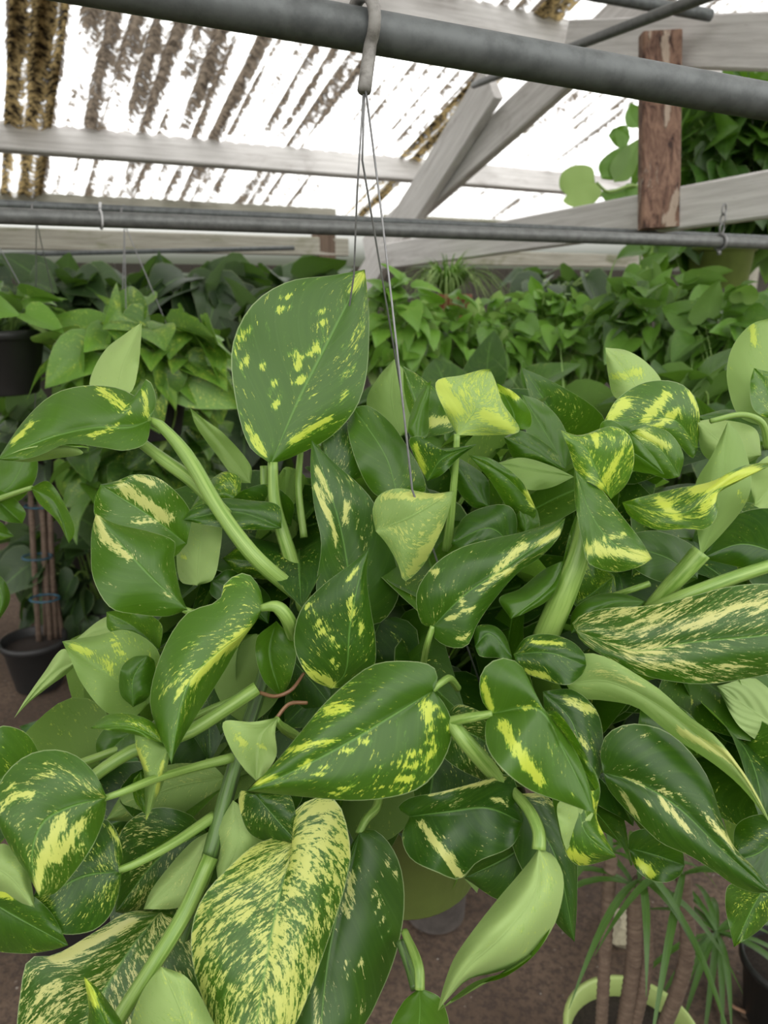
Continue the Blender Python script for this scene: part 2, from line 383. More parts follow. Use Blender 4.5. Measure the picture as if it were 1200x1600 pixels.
# lap strips, purlins
sheet('trim_1', 0.0, 0.20, -0.1, 6.2, ROOFS, h=-0.03, amp=0.01)
sheet('trim_2', 2.05, 2.20, -0.1, 6.2, ROOFS, h=-0.02, amp=0.008)
Z = Vector((0, 0, 1))
def purl(px, py, wid, th, mat, x0=-5, x1=9, name='trim_3', h=None):
    # the point seen at (px, py) sits just under the roof sheets
    p0 = R(0, 0, -0.07); q = onplane(px, py, p0, RN); y = (q-R(0, 0, -0.07)).dot(UPS)
    return struct(uvbox(name, R(x0, y, -0.07), R(x1, y, -0.07), RN, wid, th, mat))
purl(300, 238, 0.135, 0.045, WOOD, name='trim_3')
purl(740, 28, 0.14, 0.045, WOOD, name='trim_4')
purl(600, -250, 0.14, 0.045, WOOD, name='trim_5')
# eave boards: fascia, beam, rail
e = lambda x, up, out: E0 + DD*x + Z*up + NN*out
struct(uvbox('trim_6', e(-4, -0.075, 0.03), e(1.95, -0.075, 0.03), Z, 0.115, 0.03, WOODM))
struct(uvbox('trim_7', e(-4, -0.255, -0.02), e(2.0, -0.255, -0.02), Z, 0.11, 0.08, WOODM))
struct(uvbox('trim_8', e(2.3, -0.10, 0.0), e(9, -0.10, 0.0), Z, 0.12, 0.04, WOODM))
struct(uvbox('trim_9', e(2.2, -0.30, 0.05), e(9, -0.30, 0.05), Z, 0.10, 0.05, WOODM))
struct(uvbox('trim_10', e(1.85, 0.0-0.12, 0.0), e(1.85, -2.02, 0.0), DD, 0.12, 0.12, CANE))
struct(uvbox('trim_11', e(6.2, -0.12, 0.05), e(6.2, -2.02, 0.05), DD, 0.10, 0.10, WOODM))
# back wall; boards coloured dark to stand for the shade behind the plants
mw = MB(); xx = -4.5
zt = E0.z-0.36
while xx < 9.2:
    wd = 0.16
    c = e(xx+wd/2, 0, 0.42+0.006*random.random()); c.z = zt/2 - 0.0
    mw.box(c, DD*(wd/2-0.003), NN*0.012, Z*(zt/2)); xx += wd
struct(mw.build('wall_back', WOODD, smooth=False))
# ground
mg = MB(); v = []; N = 90
for j in range(N+1):
    for i in range(N+1):
        x = -6+14*i/N; y = -1.5+11*j/N
        v.append((x, y, 0.012*noise.noise(Vector((x*2.2, y*2.2, 0)))+0.006*noise.noise(Vector((x*9, y*9, 1)))-0.01))
mg.add(v, [(j*(N+1)+i, j*(N+1)+i+1, (j+1)*(N+1)+i+1, (j+1)*(N+1)+i) for j in range(N) for i in range(N)])
struct(mg.build('floor', GROUND))

# truss in a vertical plane running across the house
TP = P(1200, 300, 2.2); TN = DD
def T(px, py, off=0): 
    q = onplane(px, py, TP+TN*off, TN); return q
def member(name, a, b, wid, th, off=0, mat=WOOD):
    A, B = T(*a, off), T(*b, off); return struct(uvbox(name, A, B, TN.cross((B-A).normalized()), wid, th, mat))
member('trim_12', (1120, -105), (575, 392), 0.145, 0.045, 0.03)           # rafter
member('trim_13', (770, 128), (566, 450), 0.17, 0.045, -0.02)            # brace
member('trim_14', (600, 402), (1420, 268), 0.125, 0.045, -0.07)           # tie beam
member('trim_15', (890, 68), (1420, 64), 0.14, 0.045, -0.03)           # collar
# bark-faced upright nailed between them
A = T(1032, 52, -0.13); B = T(1029, 357, -0.13)
bp = uvbox('bark_post', A, B, Vector((1, 0, 0)), 0.118, 0.05, BARK)
tag(bp, 'short upright board with peeling reddish-brown bark, nailed across the white roof beams', 'board')
struct(uvbox('trim_16', R(4.4, -0.1, -0.05), R(4.4, 4.2, -0.05), DD, 0.05, 0.05, CANE))

# ------------------------------------------------------------ pipes
def pipe(name, a, b, r, mat, label, n=20, ext=(0, 0), parent=None):
    a, b = Vector(a), Vector(b); d = (b-a); a2 = a-d*ext[0]; b2 = b+d*ext[1]
    m = MB(); k = 24; m.tube([a2.lerp(b2, i/k) for i in range(k+1)], r, n)
    return tag(m.build(name, mat, parent), label, 'pipe', 'pipes under the roof')
PA, PB = P(480, 32, 0.505), P(1200, 159, 0.60)
pipe('steel_pipe', PA, PB, 0.0133, STEELD, 'thick dark grey pipe nearest the camera, carrying the hanging pothos', 32, (3.0, 3.0))
QA, QB = P(0, 337, 1.28), P(1200, 381, 1.92)
pipe('steel_pipe', QA, QB, 0.0135, STEEL, 'light grey pipe crossing the whole picture below the roof timbers', 20, (1.2, 0.8))
RA, RB = P(0, 319, 1.65), P(610, 346, 2.05)
pipe('steel_pipe', RA, RB, 0.0095, STEELD, 'thin dark conduit running just above and behind the light grey pipe', 16, (1.2, 2.0))
pipe('steel_pipe', P(0, 398, 3.5), P(440, 388, 3.9), 0.011, STEELD, 'thin dark rail under the mossy eave beam at the left', 12, (0.8, 0.05))
pipe('steel_pipe', P(740, 133, 2.9), P(1095, -3, 1.55), 0.0125, STEEL, 'slanting grey conduit passing behind the thick pipe at upper right', 16, (0.0, 0.4))
pipe('steel_pipe', P(930, -8, 2.05), P(1110, 24, 2.15), 0.016, STEELD, 'short dark pipe end at the top edge above the bark board', 16, (1.0, 0.0))

# ------------------------------------------------------------ hand-shaped leaves
LEAFCOUNT = [0]
def hl(parent, mid, A, B, d=0.5, off=(0.0, 0.0), var=0.3, lime=0.8, tone=0.3, strokes=(), under=False, pet=None, prad=9, bulge=0.006, seed=None, mat=None, nu=26, nt=10, wav=0.003, label=None, pmat=None):
    LEAFCOUNT[0] += 1; sd = seed if seed is not None else (LEAFCOUNT[0]*0.618) % 1
    base, tip = mid[0], mid[-1]; bulge = bulge*0.4
    if off == (0.0, 0.0): off = ((.013, -.004), (-.010, .006), (.012, .012), (-.010, -.008))[LEAFCOUNT[0] % 4]
    Al = [base]+list(A)+[tip]; Bl = [base]+list(B)+[tip]
    # keep the upper face towards the viewer unless told otherwise
    def area(E):
        s = 0; poly = E+list(reversed(mid))
        for (x0, y0), (x1, y1) in zip(poly, poly[1:]+poly[:1]): s += x0*y1-x1*y0
        return s
    flip = (area(Al)-area(Bl)) < 0
    if under: flip = not flip
    rows = []; pix = []
    for i in range(nu+1):
        u = i/nu; u = 0.5-0.5*math.cos(math.pi*u) if i not in (0, nu) else u
        u = 0.35*u + 0.65*(i/nu)
        m = cr(mid, u); dm = lin(d, u); row = []
        for sgn, E, o in ((-1, Al, off[0]), (1, Bl, off[1])):
            ed = cr(E, u); s = math.sin(math.pi*min(1, u))**0.6
            side = []
            for k in range(nt+1):
                t = k/nt
                x = m[0]+(ed[0]-m[0])*t; y = m[1]+(ed[1]-m[1])*t
                wv = wav*1.3*(math.sin(u*9+sd*20+sgn)+0.5*math.sin(u*19+sd*33+sgn*2))*t*t
                dd = dm + o*s*t*(0.4+0.6*t) - bulge*math.sin(math.pi*t)*s + wv
                # ruffle the silhouette a little
                side.append((x, y, dd, sgn*t))
            row.append(side)
        full = list(reversed(row[0]))+row[1][1:]
        rows.append((u, full))
    m = MB(); v = []; uv = []; pa = []
    for u, full in rows:
        for x, y, dd, t in full:
            v.append(P(x, y, dd)); uv.append((0.5+t*0.4995, u))
            b = 0
            for s_ in strokes:
                x0, y0, x1, y1, wd = s_[:5]; st = s_[5] if len(s_) > 5 else 1.0
                L2 = (x1-x0)**2+(y1-y0)**2+1e-6; tt = max(0, min(1, ((x-x0)*(x1-x0)+(y-y0)*(y1-y0))/L2))
                q = math.hypot(x-x0-(x1-x0)*tt, y-y0-(y1-y0)*tt)
                b = max(b, st*math.exp(-(q/(wd*0.95))**2))
            pa.append(b)
    w_ = 2*nt+1
    f = []
    for i in range(nu):
        for k in range(w_-1):
            q = (i*w_+k, i*w_+k+1, (i+1)*w_+k+1, (i+1)*w_+k)
            f.append(q if not flip else q[::-1])
    m.add(v, f, uv); m.patch = pa
    o = m.build('leaf', mat or LEAF, parent, label=label); o.color = (var, sd, lime, tone)
    if pet:
        stalk(o, pet, prad, pmat or STEM, 'petiole')
    return o
def stalk(parent, pts, rpx, mat, name='stem', k=18, n=10):
    """pts: (px, py, depth)"""
    m = MB(); P3 = []; rr = []
    for i in range(k+1):
        u = i/k; x, y, dd = cr([(a, b, c*1000) for a, b, c in pts], u); dd /= 1000
        r_ = lin(rpx, u) if isinstance(rpx, (list, tuple)) else rpx
        P3.append(P(x, y, dd)); rr.append(r_*dd/FPX)
    m.tube(P3, rr, n); return m.build(name, mat, parent)

HK = P(566, 40, 0.512)
HC = Vector((HK.x+0.012, HK.y, 0))                          # the plant's axis
main = thing('hanging_pothos', (HC.x, HC.y, 1.02), 'large yellow-speckled pothos hanging by thin wires from the thick grey pipe, filling the foreground', 'plant')
exec_leaves = []
M = main
H = lambda *a, **k: hl(M, *a, **k)
# --- top left
H([(423,725),(468,622),(515,530),(570,421)], [(388,695),(364,600),(364,535),(395,475),(450,440),(520,430)], [(450,717),(515,684),(555,640),(572,590),(577,510),(574,455)], d=(0.555,0.565,0.585), off=(-0.012,0.014), var=0.30, lime=1, tone=0.38,
  strokes=[(463,555,467,600,7),(442,465,442,490,6),(381,520,383,562,5),(429,600,433,637,6),(500,488,500,515,6),(388,675,412,708,6),(454,690,512,656,7),(552,452,566,430,7),(407,560,412,580,4),(486,560,500,520,4,.8),(530,620,545,612,4)],
  pet=[(426,722,.556),(430,790,.558),(452,865,.56),(478,950,.57)], prad=(8,11,14), bulge=0.01)
H([(236,656),(203,668),(150,668),(80,684),(-4,718)], [(244,622),(230,592),(210,618),(190,607),(137,602),(83,616),(37,658)], [(228,692),(195,704),(165,700),(104,694),(60,712),(20,720)], d=(0.55,0.525,0.49,0.475), off=(0.028,-0.014), var=0.2, lime=0.9, tone=0.55,
  strokes=[(163,611,200,645,8),(140,682,185,664,4),(20,690,50,660,5),(225,615,228,650,6)], pet=[(232,656,.552),(250,664,.55),(292,712,.545),(345,800,.53),(400,872,.525),(468,930,.545)], prad=(7,12,12,13,13))
H([(104,690),(60,698),(0,716)], [(140,700),(90,694),(40,700)], [(130,708),(90,716),(40,722)], d=(.492,.487,.478), off=(0,.012), var=0.25, lime=1, tone=0.9, under=True, wav=0)
H([(180,618),(193,570),(222,503)], [(142,608),(143,585),(165,546),(195,522)], [(205,612),(216,575),(220,535)], d=(.60,.62,.63), off=(0.01,-0.01), var=0.1, lime=1, tone=1.0, under=True)
stalk(M, [(203,678,.56),(255,718,.558),(305,755,.55),(352,805,.535)], (8,11,12), STEM)
H([(392,755),(350,700),(297,637)], [(392,728),(350,678),(315,652)], [(372,752),(335,706),(306,665)], d=(.585,.60,.60), var=0.1, lime=1, tone=0.75, under=True)
# --- left folded pair
H([(293,953),(240,905),(200,862),(150,803)], [(262,963),(215,960),(173,950),(146,905),(142,860),(144,825)], [(282,925),(272,870),(273,846),(232,830),(180,818)], d=(.50,.49,.48), off=(0.0,0.03), var=0.22, lime=0.1, tone=0.5,
  strokes=[(151,808,165,845,8),(165,845,205,872,6),(250,925,270,935,3),(150,890,158,890,3)], pet=[(286,952,.503),(296,956,.505),(318,965,.52)], prad=(5,7,9))
H([(292,850),(240,810),(157,757)], [(298,800),(253,750),(213,741),(180,752)], [(270,870),(200,850),(150,810),(148,780)], d=(.545,.53,.52), off=(0.0,-0.01), var=0.25, lime=0.1, tone=0.5, strokes=[(190,758,262,810,11),(205,815,245,815,5),(215,747,240,757,5)])
H([(308,915),(312,860),(322,790)], [(282,908),(275,850),(276,812),(295,797)], [(333,905),(344,860),(347,820),(340,795)], d=(.55,.56,.57), var=0.15, lime=1, tone=0.85, under=True, strokes=[(285,870,288,872,5)])
H([(440,825),(370,800),(287,812)], [(436,790),(390,782),(345,779),(300,795)], [(420,828),(360,826),(310,818)], d=(.545,.54,.535), off=(.01,-.005), var=0.2, lime=1, tone=0.2)
H([(375,780),(345,770),(295,800)], [(375,746),(350,737),(320,760)], [(368,790),(330,792)], d=(.575,.57,.57), var=0.45, lime=1, tone=0.8)
H([(455,822),(420,790),(362,780)], [(458,785),(420,757),(380,766)], [(440,830),(395,815)], d=(.59,.58,.575), var=0.25, lime=.9, tone=0.1)
# --- left middle curled leaf
H([(412,948),(382,990),(350,1012),(298,1062),(280,1112),(268,1195)], [(404,915),(383,895),(352,910),(342,938),(292,958),(254,1017),(234,1092),(246,1142),(258,1168)], [(402,968),(376,1004),(350,1050),(308,1117),(288,1150),(272,1180)], d=(.485,.465,.45,.44), off=(0.018,0.03), var=0.28, lime=.85, tone=0.6,
  strokes=[(345,1018,392,985,9),(300,1062,350,1015,8),(255,1085,300,1035,4,.6),(275,1090,290,1065,5)], pet=[(408,950,.486),(432,948,.485),(450,968,.49),(462,1005,.52)], prad=(6,11,12,10))
H([(232,1100),(170,1055),(97,1002)], [(250,1060),(246,1015),(200,985),(145,994)], [(205,1122),(165,1112),(128,1068),(108,1025)], d=(.53,.515,.51), off=(.01,-.01), var=0.28, lime=1, tone=0.55, under=True, strokes=[(112,1010,140,1020,6),(170,1040,172,1042,6),(175,1000,195,1030,4)])
H([(208,1105),(208,1060),(230,1024)], [(188,1085),(189,1045),(207,1027)], [(232,1090),(243,1055),(241,1032)], d=.50, off=(.008,.01), var=0.18, lime=.7, tone=0.35)
H([(120,1032),(78,1058),(22,1122)], [(98,1014),(68,1052),(40,1092)], [(110,1048),(78,1072),(45,1098)], d=(.54,.53,.52), off=(.005,.005), var=0.05, tone=1.0, under=True)
H([(252,990),(190,980),(117,1000)], [(215,958),(165,964)], [(235,1010),(165,1003)], d=(.555,.55,.545), var=0.1, tone=.95, under=True)
H([(250,1015),(210,980),(166,956)], [(252,975),(210,952)], [(225,1010),(170,985)], d=(.54,.54,.545), var=0.35, lime=1, tone=.7)
H([(262,1168),(243,1210),(228,1283)], [(214,1132),(212,1165),(224,1205),(226,1245)], [(264,1180),(258,1215),(243,1252)], d=(.455,.45,.455), off=(.012,.008), var=0.35, lime=.8, tone=0.4, under=True, strokes=[(238,1275,230,1282,6),(210,1165,228,1200,5),(255,1190,245,1240,3)])
H([(256,1162),(205,1136),(141,1138)], [(250,1138),(215,1118),(170,1116)], [(225,1152),(185,1143)], d=(.452,.448,.46), off=(.012,0), var=0.3, lime=1, tone=0.75, strokes=[(145,1125,160,1118,4)])
H([(212,1140),(185,1160),(155,1195)], [(170,1135),(150,1160)], [(215,1165),(185,1195)], d=.49, var=.1, tone=.4)
H([(220,1205),(213,1235),(226,1272)], [(208,1220),(210,1250)], [(232,1225),(234,1255)], d=.465, var=.35, tone=.6)
# --- left edge
H([(167,1246),(108,1262),(68,1285),(50,1335),(62,1402)], [(148,1208),(118,1180),(82,1171),(40,1181),(4,1215),(-10,1262),(12,1318),(42,1365)], [(163,1278),(145,1322),(115,1365),(86,1396)], d=(.425,.415,.41,.41), off=(0.01,.012), var=0.35, lime=0.5, tone=0.35,
  strokes=[(98,1275,64,1350,9),(64,1350,58,1390,7),(128,1285,88,1342,7),(0,1258,45,1240,5,.8),(10,1225,60,1250,4,.7),(130,1320,120,1335,4)], pet=[(160,1248,.427),(190,1238,.43),(240,1218,.45),(300,1200,.48),(362,1184,.50)], prad=(5,7,7,8))
H([(64,1205),(10,1215),(-40,1240)], [(58,1170),(36,1142),(-5,1138)], [(40,1235),(-10,1250)], d=.45, var=.25, lime=1, tone=.4)
H([(190,1362),(135,1368),(90,1388),(52,1402)], [(192,1335),(180,1295),(160,1278),(115,1300),(70,1350)], [(184,1402),(167,1437),(140,1456),(90,1458),(58,1430)], d=(.455,.45,.445), off=(.02,.0), var=0.36, lime=.7, tone=0.08, strokes=[(170,1292,188,1318,4)], pet=[(186,1360,.456),(215,1348,.46),(270,1318,.475),(335,1275,.50)], prad=(6,7,8,9))
H([(-30,1400),(40,1440),(107,1477)], [(20,1385),(75,1420)], [(-20,1478),(30,1490),(75,1486)], d=(.44,.435,.44), off=(0,.012), var=0.15, lime=1, tone=0.25, strokes=[(0,1395,20,1400,10)])
H([(-30,1345),(15,1370),(54,1418)], [(5,1318),(40,1350),(50,1385)], [(-10,1390),(25,1408)], d=.425, var=0.22, lime=.8, tone=0.95, under=True)
# --- bottom left
H([(252,1425),(205,1480),(150,1570),(70,1730)], [(200,1425),(150,1455),(85,1492),(45,1498),(32,1550),(26,1620),(36,1690)], [(300,1440),(325,1500),(315,1580),(255,1670),(150,1730)], d=(.51,.495,.48,.47), off=(.0,.0), var=0.72, lime=0.0, tone=0.22, strokes=[(90,1500,205,1440,7,.9)], bulge=.012)
H([(335,1295),(290,1360),(224,1421)], [(300,1315),(255,1365),(234,1395)], [(338,1340),(318,1395),(280,1418)], d=(.50,.495,.49), var=0.25, lime=.1, tone=0.95, under=True)
H([(322,1300),(255,1335),(180,1425)], [(295,1272),(243,1262),(195,1290),(178,1350)], [(318,1355),(270,1405),(215,1430)], d=(.54,.53,.53), var=0.42, lime=.2, tone=0.12, wav=.004)
H([(352,1215),(265,1232),(165,1282)], [(330,1196),(260,1196),(200,1230)], [(348,1262),(300,1292),(220,1285)], d=(.56,.555,.55), var=0.4, lime=.4, tone=0.7, under=True)
H([(364,1250),(372,1310),(342,1388)], [(345,1285),(336,1330)], [(412,1290),(400,1345),(365,1380)], d=(.49,.485,.48), off=(.01,.01), var=0.3, lime=.3, tone=0.9, under=True)
H([(462,1316),(437,1400),(417,1500),(390,1665)], [(440,1308),(402,1318),(367,1346),(318,1400),(299,1454),(303,1517),(321,1571),(350,1630)], [(458,1272),(490,1247),(527,1252),(548,1328),(541,1378),(525,1433),(496,1517),(462,1600),(425,1650)], d=(.475,.455,.44,.43), off=(.012,.018), var=0.86, lime=0.42, tone=0.32, bulge=.010,
  strokes=[(470,1345,485,1375,8,.5)], pet=[(462,1316,.476),(455,1285,.475),(440,1250,.48),(415,1235,.49)], prad=(5,4,5))
H([(562,1300),(533,1400),(512,1500),(498,1640)], [(546,1325),(520,1400),(480,1500),(458,1600)], [(583,1296),(608,1317),(627,1358),(632,1417),(621,1483),(596,1550),(560,1612)], d=(.51,.50,.485,.47), off=(.0,.015), var=0.18, lime=0.0, tone=0.18, bulge=.012,
  strokes=[(549,1365,543,1430,8),(583,1398,600,1440,5),(600,1440,609,1478,5),(543,1500,543,1528,5),(563,1495,563,1520,5),(493,1550,495,1600,6),(600,1340,622,1370,5,.8),(518,1540,519,1560,3)], pet=[(560,1303,.512),(572,1280,.52),(588,1262,.53),(594,1235,.545)], prad=(6,7,8))
H([(398,1240),(428,1275),(466,1318)], [(450,1240),(464,1285)], [(376,1236),(374,1262),(390,1302),(425,1317)], d=.472, off=(.006,.01), var=.28, lime=.4, tone=.1, strokes=[(380,1236,374,1270,6)])
H([(434,1121),(408,1150),(400,1220)], [(395,1128),(349,1128),(358,1165),(382,1202)], [(430,1145),(432,1180),(416,1206)], d=(.455,.45,.445), off=(.0,.0), var=0.15, lime=.8, tone=0.9, under=True, strokes=[(375,1155,385,1165,6),(405,1165,415,1168,5)], pet=[(432,1124,.456),(440,1135,.465),(462,1150,.49)], prad=(5,8,8))
# --- centre
H([(677,1079),(610,1120),(542,1161),(456,1206),(386,1236)], [(684,1062),(676,1041),(640,1033),(587,1037),(550,1060),(505,1101),(471,1142),(430,1191)], [(693,1098),(706,1127),(704,1161),(685,1202),(655,1232),(610,1246),(550,1251),(475,1245)], d=(.435,.42,.41,.405), off=(.015,.008), var=0.24, lime=1, tone=0.36, bulge=.012,
  strokes=[(666,1102,678,1170,9),(678,1170,668,1195,7),(640,1176,629,1230,7),(679,1101,700,1135,4),(509,1112,540,1102,9),(456,1172,527,1155,5),(488,1216,512,1199,5),(522,1240,545,1228,6),(400,1225,430,1212,6),(566,1160,578,1145,5),(463,1205,485,1190,5,.8),(540,1178,552,1168,5),(500,1170,560,1140,4,.6)], pet=[(674,1080,.437),(688,1068,.44),(702,1060,.455),(715,1075,.48)], prad=(5,6,6))
H([(517,1076),(540,1050),(547,981),(560,910),(577,855)], [(488,1062),(466,1030),(459,995),(471,951),(505,914),(550,880)], [(560,1070),(584,1045),(587,1000),(580,955),(573,900)], d=(.49,.475,.47,.475), off=(.01,.018), var=0.26, lime=.8, tone=0.16,
  strokes=[(547,935,551,965,5),(565,975,565,985,5,1.2),(498,975,525,1010,5),(475,1045,520,1070,7),(545,905,560,885,4),(483,945,487,955,5),(520,1030,530,1045,4)])
H([(550,968),(545,900),(528,810),(487,688)], [(508,965),(494,924),(502,850),(491,792),(485,730)], [(590,975),(618,945),(625,905),(606,840),(587,790),(566,762),(525,725)], d=(.545,.54,.535,.54), off=(-.01,.02), var=0.16, lime=.25, tone=0.18,
  strokes=[(491,757,515,810,6),(495,733,516,775,5),(543,790,538,820,5,1.2),(517,810,525,850,4),(545,748,550,757,4),(570,850,580,880,4,.5)])
H([(587,830),(640,808),(710,767)], [(582,798),(592,774),(622,763),(675,771)], [(604,850),(622,882),(632,908),(660,885),(680,850),(696,815)], d=(.515,.505,.505), off=(.01,.01), var=0.52, lime=.45, tone=0.75, under=True, strokes=[(600,775,690,775,6,.8),(640,895,690,825,9,.7)], label='leaf mottled cream and green')
H([(676,979),(725,930),(780,893),(840,850),(884,808)], [(660,976),(650,940),(655,914),(681,880),(719,856),(772,841),(814,832),(855,819)], [(680,998),(705,1012),(730,1009),(745,977),(767,944),(809,895),(845,870),(874,838)], d=(.485,.475,.475,.48,.49), off=(.012,.006), var=0.24, lime=.35, tone=0.22, bulge=.01,
  strokes=[(772,894,818,849,9),(840,850,872,832,5),(745,925,775,900,5,.8),(700,968,742,950,6),(720,915,722,945,4,.8),(675,890,682,900,6),(720,998,732,995,4),(765,905,800,890,6,.7)], pet=[(677,978,.486),(668,1005,.49),(660,1045,.52)], prad=(5,5,5))
H([(622,778),(602,712),(552,636)], [(588,774),(562,735),(543,668)], [(664,768),(660,740),(637,699),(611,661),(575,634)], d=(.57,.575,.59), off=(.0,.015), var=0.12, lime=.9, tone=0.42)
H([(540,760),(520,735),(503,688)], [(510,740),(500,710)], [(570,735),(572,695),(545,660),(520,665)], d=.585, var=.3, lime=.3, tone=.05, strokes=[(548,670,560,700,5)])
H([(626,682),(612,625),(616,561)], [(585,668),(573,625),(592,588)], [(655,665),(650,620),(632,580)], d=(.62,.63,.64), var=.15, lime=1, tone=.6, off=(.01,.01), under=True)
H([(668,684),(655,640),(630,572)], [(648,665),(632,615)], [(712,670),(703,635),(680,608),(652,585)], d=(.60,.605,.61), var=.3, lime=.5, tone=.4, strokes=[(665,660,700,655,9)])
H([(650,690),(655,650),(674,593)], [(637,670),(650,625)], [(668,680),(670,635)], d=(.57,.572,.575), var=.05, tone=.75, off=(.01,.01))
H([(714,680),(742,640),(766,577)], [(696,645),(681,597),(722,586),(755,577)], [(770,680),(812,673),(786,630),(774,595)], d=(.535,.53,.535), off=(.0,.012), var=0.8, lime=1, tone=0.9, strokes=[(690,600,712,640,9),(760,650,800,668,8,.8)], under=True, label='bright yellow-lime leaf', pet=[(714,678,.536),(712,720,.54),(706,790,.55),(698,860,.56)], prad=(5,6,8))
H([(806,672),(800,640),(775,598)], [(790,655),(776,620)], [(828,668),(829,645),(806,615)], d=.55, var=.05, lime=1, tone=.6, strokes=[(780,606,808,620,8,1.3)])
H([(668,752),(690,718),(745,694)], [(650,718),(639,686),(660,682),(678,700),(712,699)], [(690,742),(715,717)], d=(.54,.53,.525), off=(.008,.0), var=.2, lime=1, tone=.2, strokes=[(648,695,662,738,6)])
H([(884,732),(855,680),(814,616)], [(838,712),(820,665)], [(893,705),(876,658),(845,627)], d=(.60,.605,.61), var=.06, tone=.5, under=False)
H([(880,735),(835,705),(787,683)], [(870,708),(815,673)], [(850,728),(805,718)], d=.585, var=.2, lime=1, tone=.35)
H([(897,745),(835,735),(774,724)], [(862,728),(815,715)], [(860,762),(825,765),(795,748)], d=(.56,.555,.56), off=(.01,-.005), var=.05, tone=.35, under=True)
H([(838,795),(790,745),(732,711)], [(815,752),(770,718)], [(835,810),(800,800),(765,750)], d=(.545,.54,.54), off=(.0,.01), var=.3, lime=.9, tone=.4, strokes=[(822,770,832,790,5)])
H([(803,855),(765,825),(705,850)], [(808,815),(798,792),(770,789),(725,808)], [(790,862),(740,862)], d=(.53,.525,.53), off=(.012,.0), var=.08, tone=.15)
H([(765,795),(735,755),(703,712)], [(762,750),(725,720)], [(735,790),(705,745)], d=.57, var=.12, tone=.15)
H([(822,838),(820,810),(806,785)], [(806,825),(804,800)], [(842,828),(838,795),(822,785)], d=.545, off=(.01,.01), var=.15, lime=.9, tone=.5)
H([(790,905),(770,880),(690,890)], [(790,870),(740,865)], [(770,915),(720,910)], d=.57, var=.1, tone=.1)
# --- right top
H([(1008,628),(985,590),(946,543)], [(962,622),(950,585)], [(1034,600),(1012,568),(980,548)], d=(.60,.605,.61), var=.35, lime=1, tone=1.0, under=True, off=(.01,.01), strokes=[(960,590,1000,580,8,.8)], label='pale leaf with pointed tip')
H([(1090,700),(1050,655),(943,660)], [(1094,655),(1086,622),(1066,601),(1035,594),(1000,600),(963,625)], [(1082,716),(1055,690),(1010,672),(968,676)], d=(.58,.56,.55), off=(.01,.0), var=.28, lime=.9, tone=.45, strokes=[(955,652,975,630,9),(1008,655,1045,615,8),(1020,672,1062,640,6),(1075,610,1090,640,3)])
H([(1062,745),(1030,700),(985,674)], [(1068,712),(1047,677),(1015,666)], [(1040,748),(1000,728)], d=.54, off=(.005,.01), var=.3, lime=.8, tone=.7, strokes=[(1000,675,1045,698,8)])
H([(935,690),(985,705),(1038,741)], [(940,660),(958,657),(990,682),(1020,712)], [(950,720),(1000,738)], d=(.53,.52,.515), off=(0,.02), var=.05, tone=.5)
H([(955,780),(932,735),(915,700),(876,672)], [(980,755),(991,718),(983,680),(955,666),(905,680)], [(932,760),(903,742),(888,700)], d=(.50,.49,.485,.485), off=(.01,.0), var=.62, lime=1, tone=.75, strokes=[(940,760,975,700,5,.7),(930,680,935,695,4)])
H([(897,730),(922,800),(960,850),(1019,873)], [(933,757),(967,800),(1000,842)], [(898,780),(910,845),(920,880),(960,894),(1000,885)], d=(.49,.48,.47,.465), off=(.01,.0), var=.26, lime=.6, tone=.5, strokes=[(920,858,1010,870,10,1.1),(930,850,975,835,7,.8)])
H([(972,785),(1030,800),(1075,800),(1120,765),(1215,722)], [(1000,777),(1057,763),(1093,757),(1117,750),(1160,728)], [(985,808),(1027,828),(1070,826),(1105,826),(1122,800),(1118,775),(1150,755)], d=(.485,.465,.455,.46,.47), off=(.012,.0), var=.60, lime=.95, tone=.5, wav=.006, strokes=[(1090,765,1180,735,8,1),(1030,780,1060,810,7,.8),(1100,790,1115,775,8,.7)], label='twisted leaf striped bright yellow')
H([(1095,868),(1125,780),(1137,659)], [(1086,800),(1087,755),(1112,712)], [(1132,830),(1166,785),(1174,745),(1156,680)], d=(.51,.50,.505), off=(.01,.01), var=.08, tone=.65, lime=1, under=True, strokes=[(1155,770,1160,780,4)], pet=[(1096,862,.51),(1062,900,.515),(1012,952,.53)], prad=(16,14,10))
# wide petiole and blade at right centre
stalk(M, [(917,792,.50),(906,862,.50),(880,930,.505),(850,1000,.52)], (11,17,20,20), STEM)
H([(905,900),(905,840),(912,775)], [(880,905),(888,840)], [(912,870),(915,820)], d=.515, var=.3, lime=.9, tone=.7)
H([(882,875),(862,915),(798,967)], [(872,912),(860,935),(825,956)], [(850,890),(812,920),(780,935)], d=(.50,.495,.49), off=(.0,.015), var=.05, tone=.45)
H([(900,985),(992,1017),(1075,1004),(1200,992),(1340,965)], [(894,975),(910,960),(950,950),(1017,946),(1075,933),(1137,917),(1200,912),(1280,925)], [(908,1002),(950,1029),(992,1050),(1033,1062),(1096,1069),(1158,1062),(1230,1045),(1300,1010)], d=(.49,.47,.46,.46,.47), off=(.016,.004), var=0.62, lime=.0, tone=.2, bulge=.01, strokes=[(1060,980,1200,940,14,.35),(980,1018,1060,1005,5,.5),(1000,1038,1170,1040,5,.3)])
H([(1010,940),(950,945),(892,990)], [(975,928),(930,930),(895,955)], [(990,955),(930,975)], d=.505, var=.05, tone=.4)
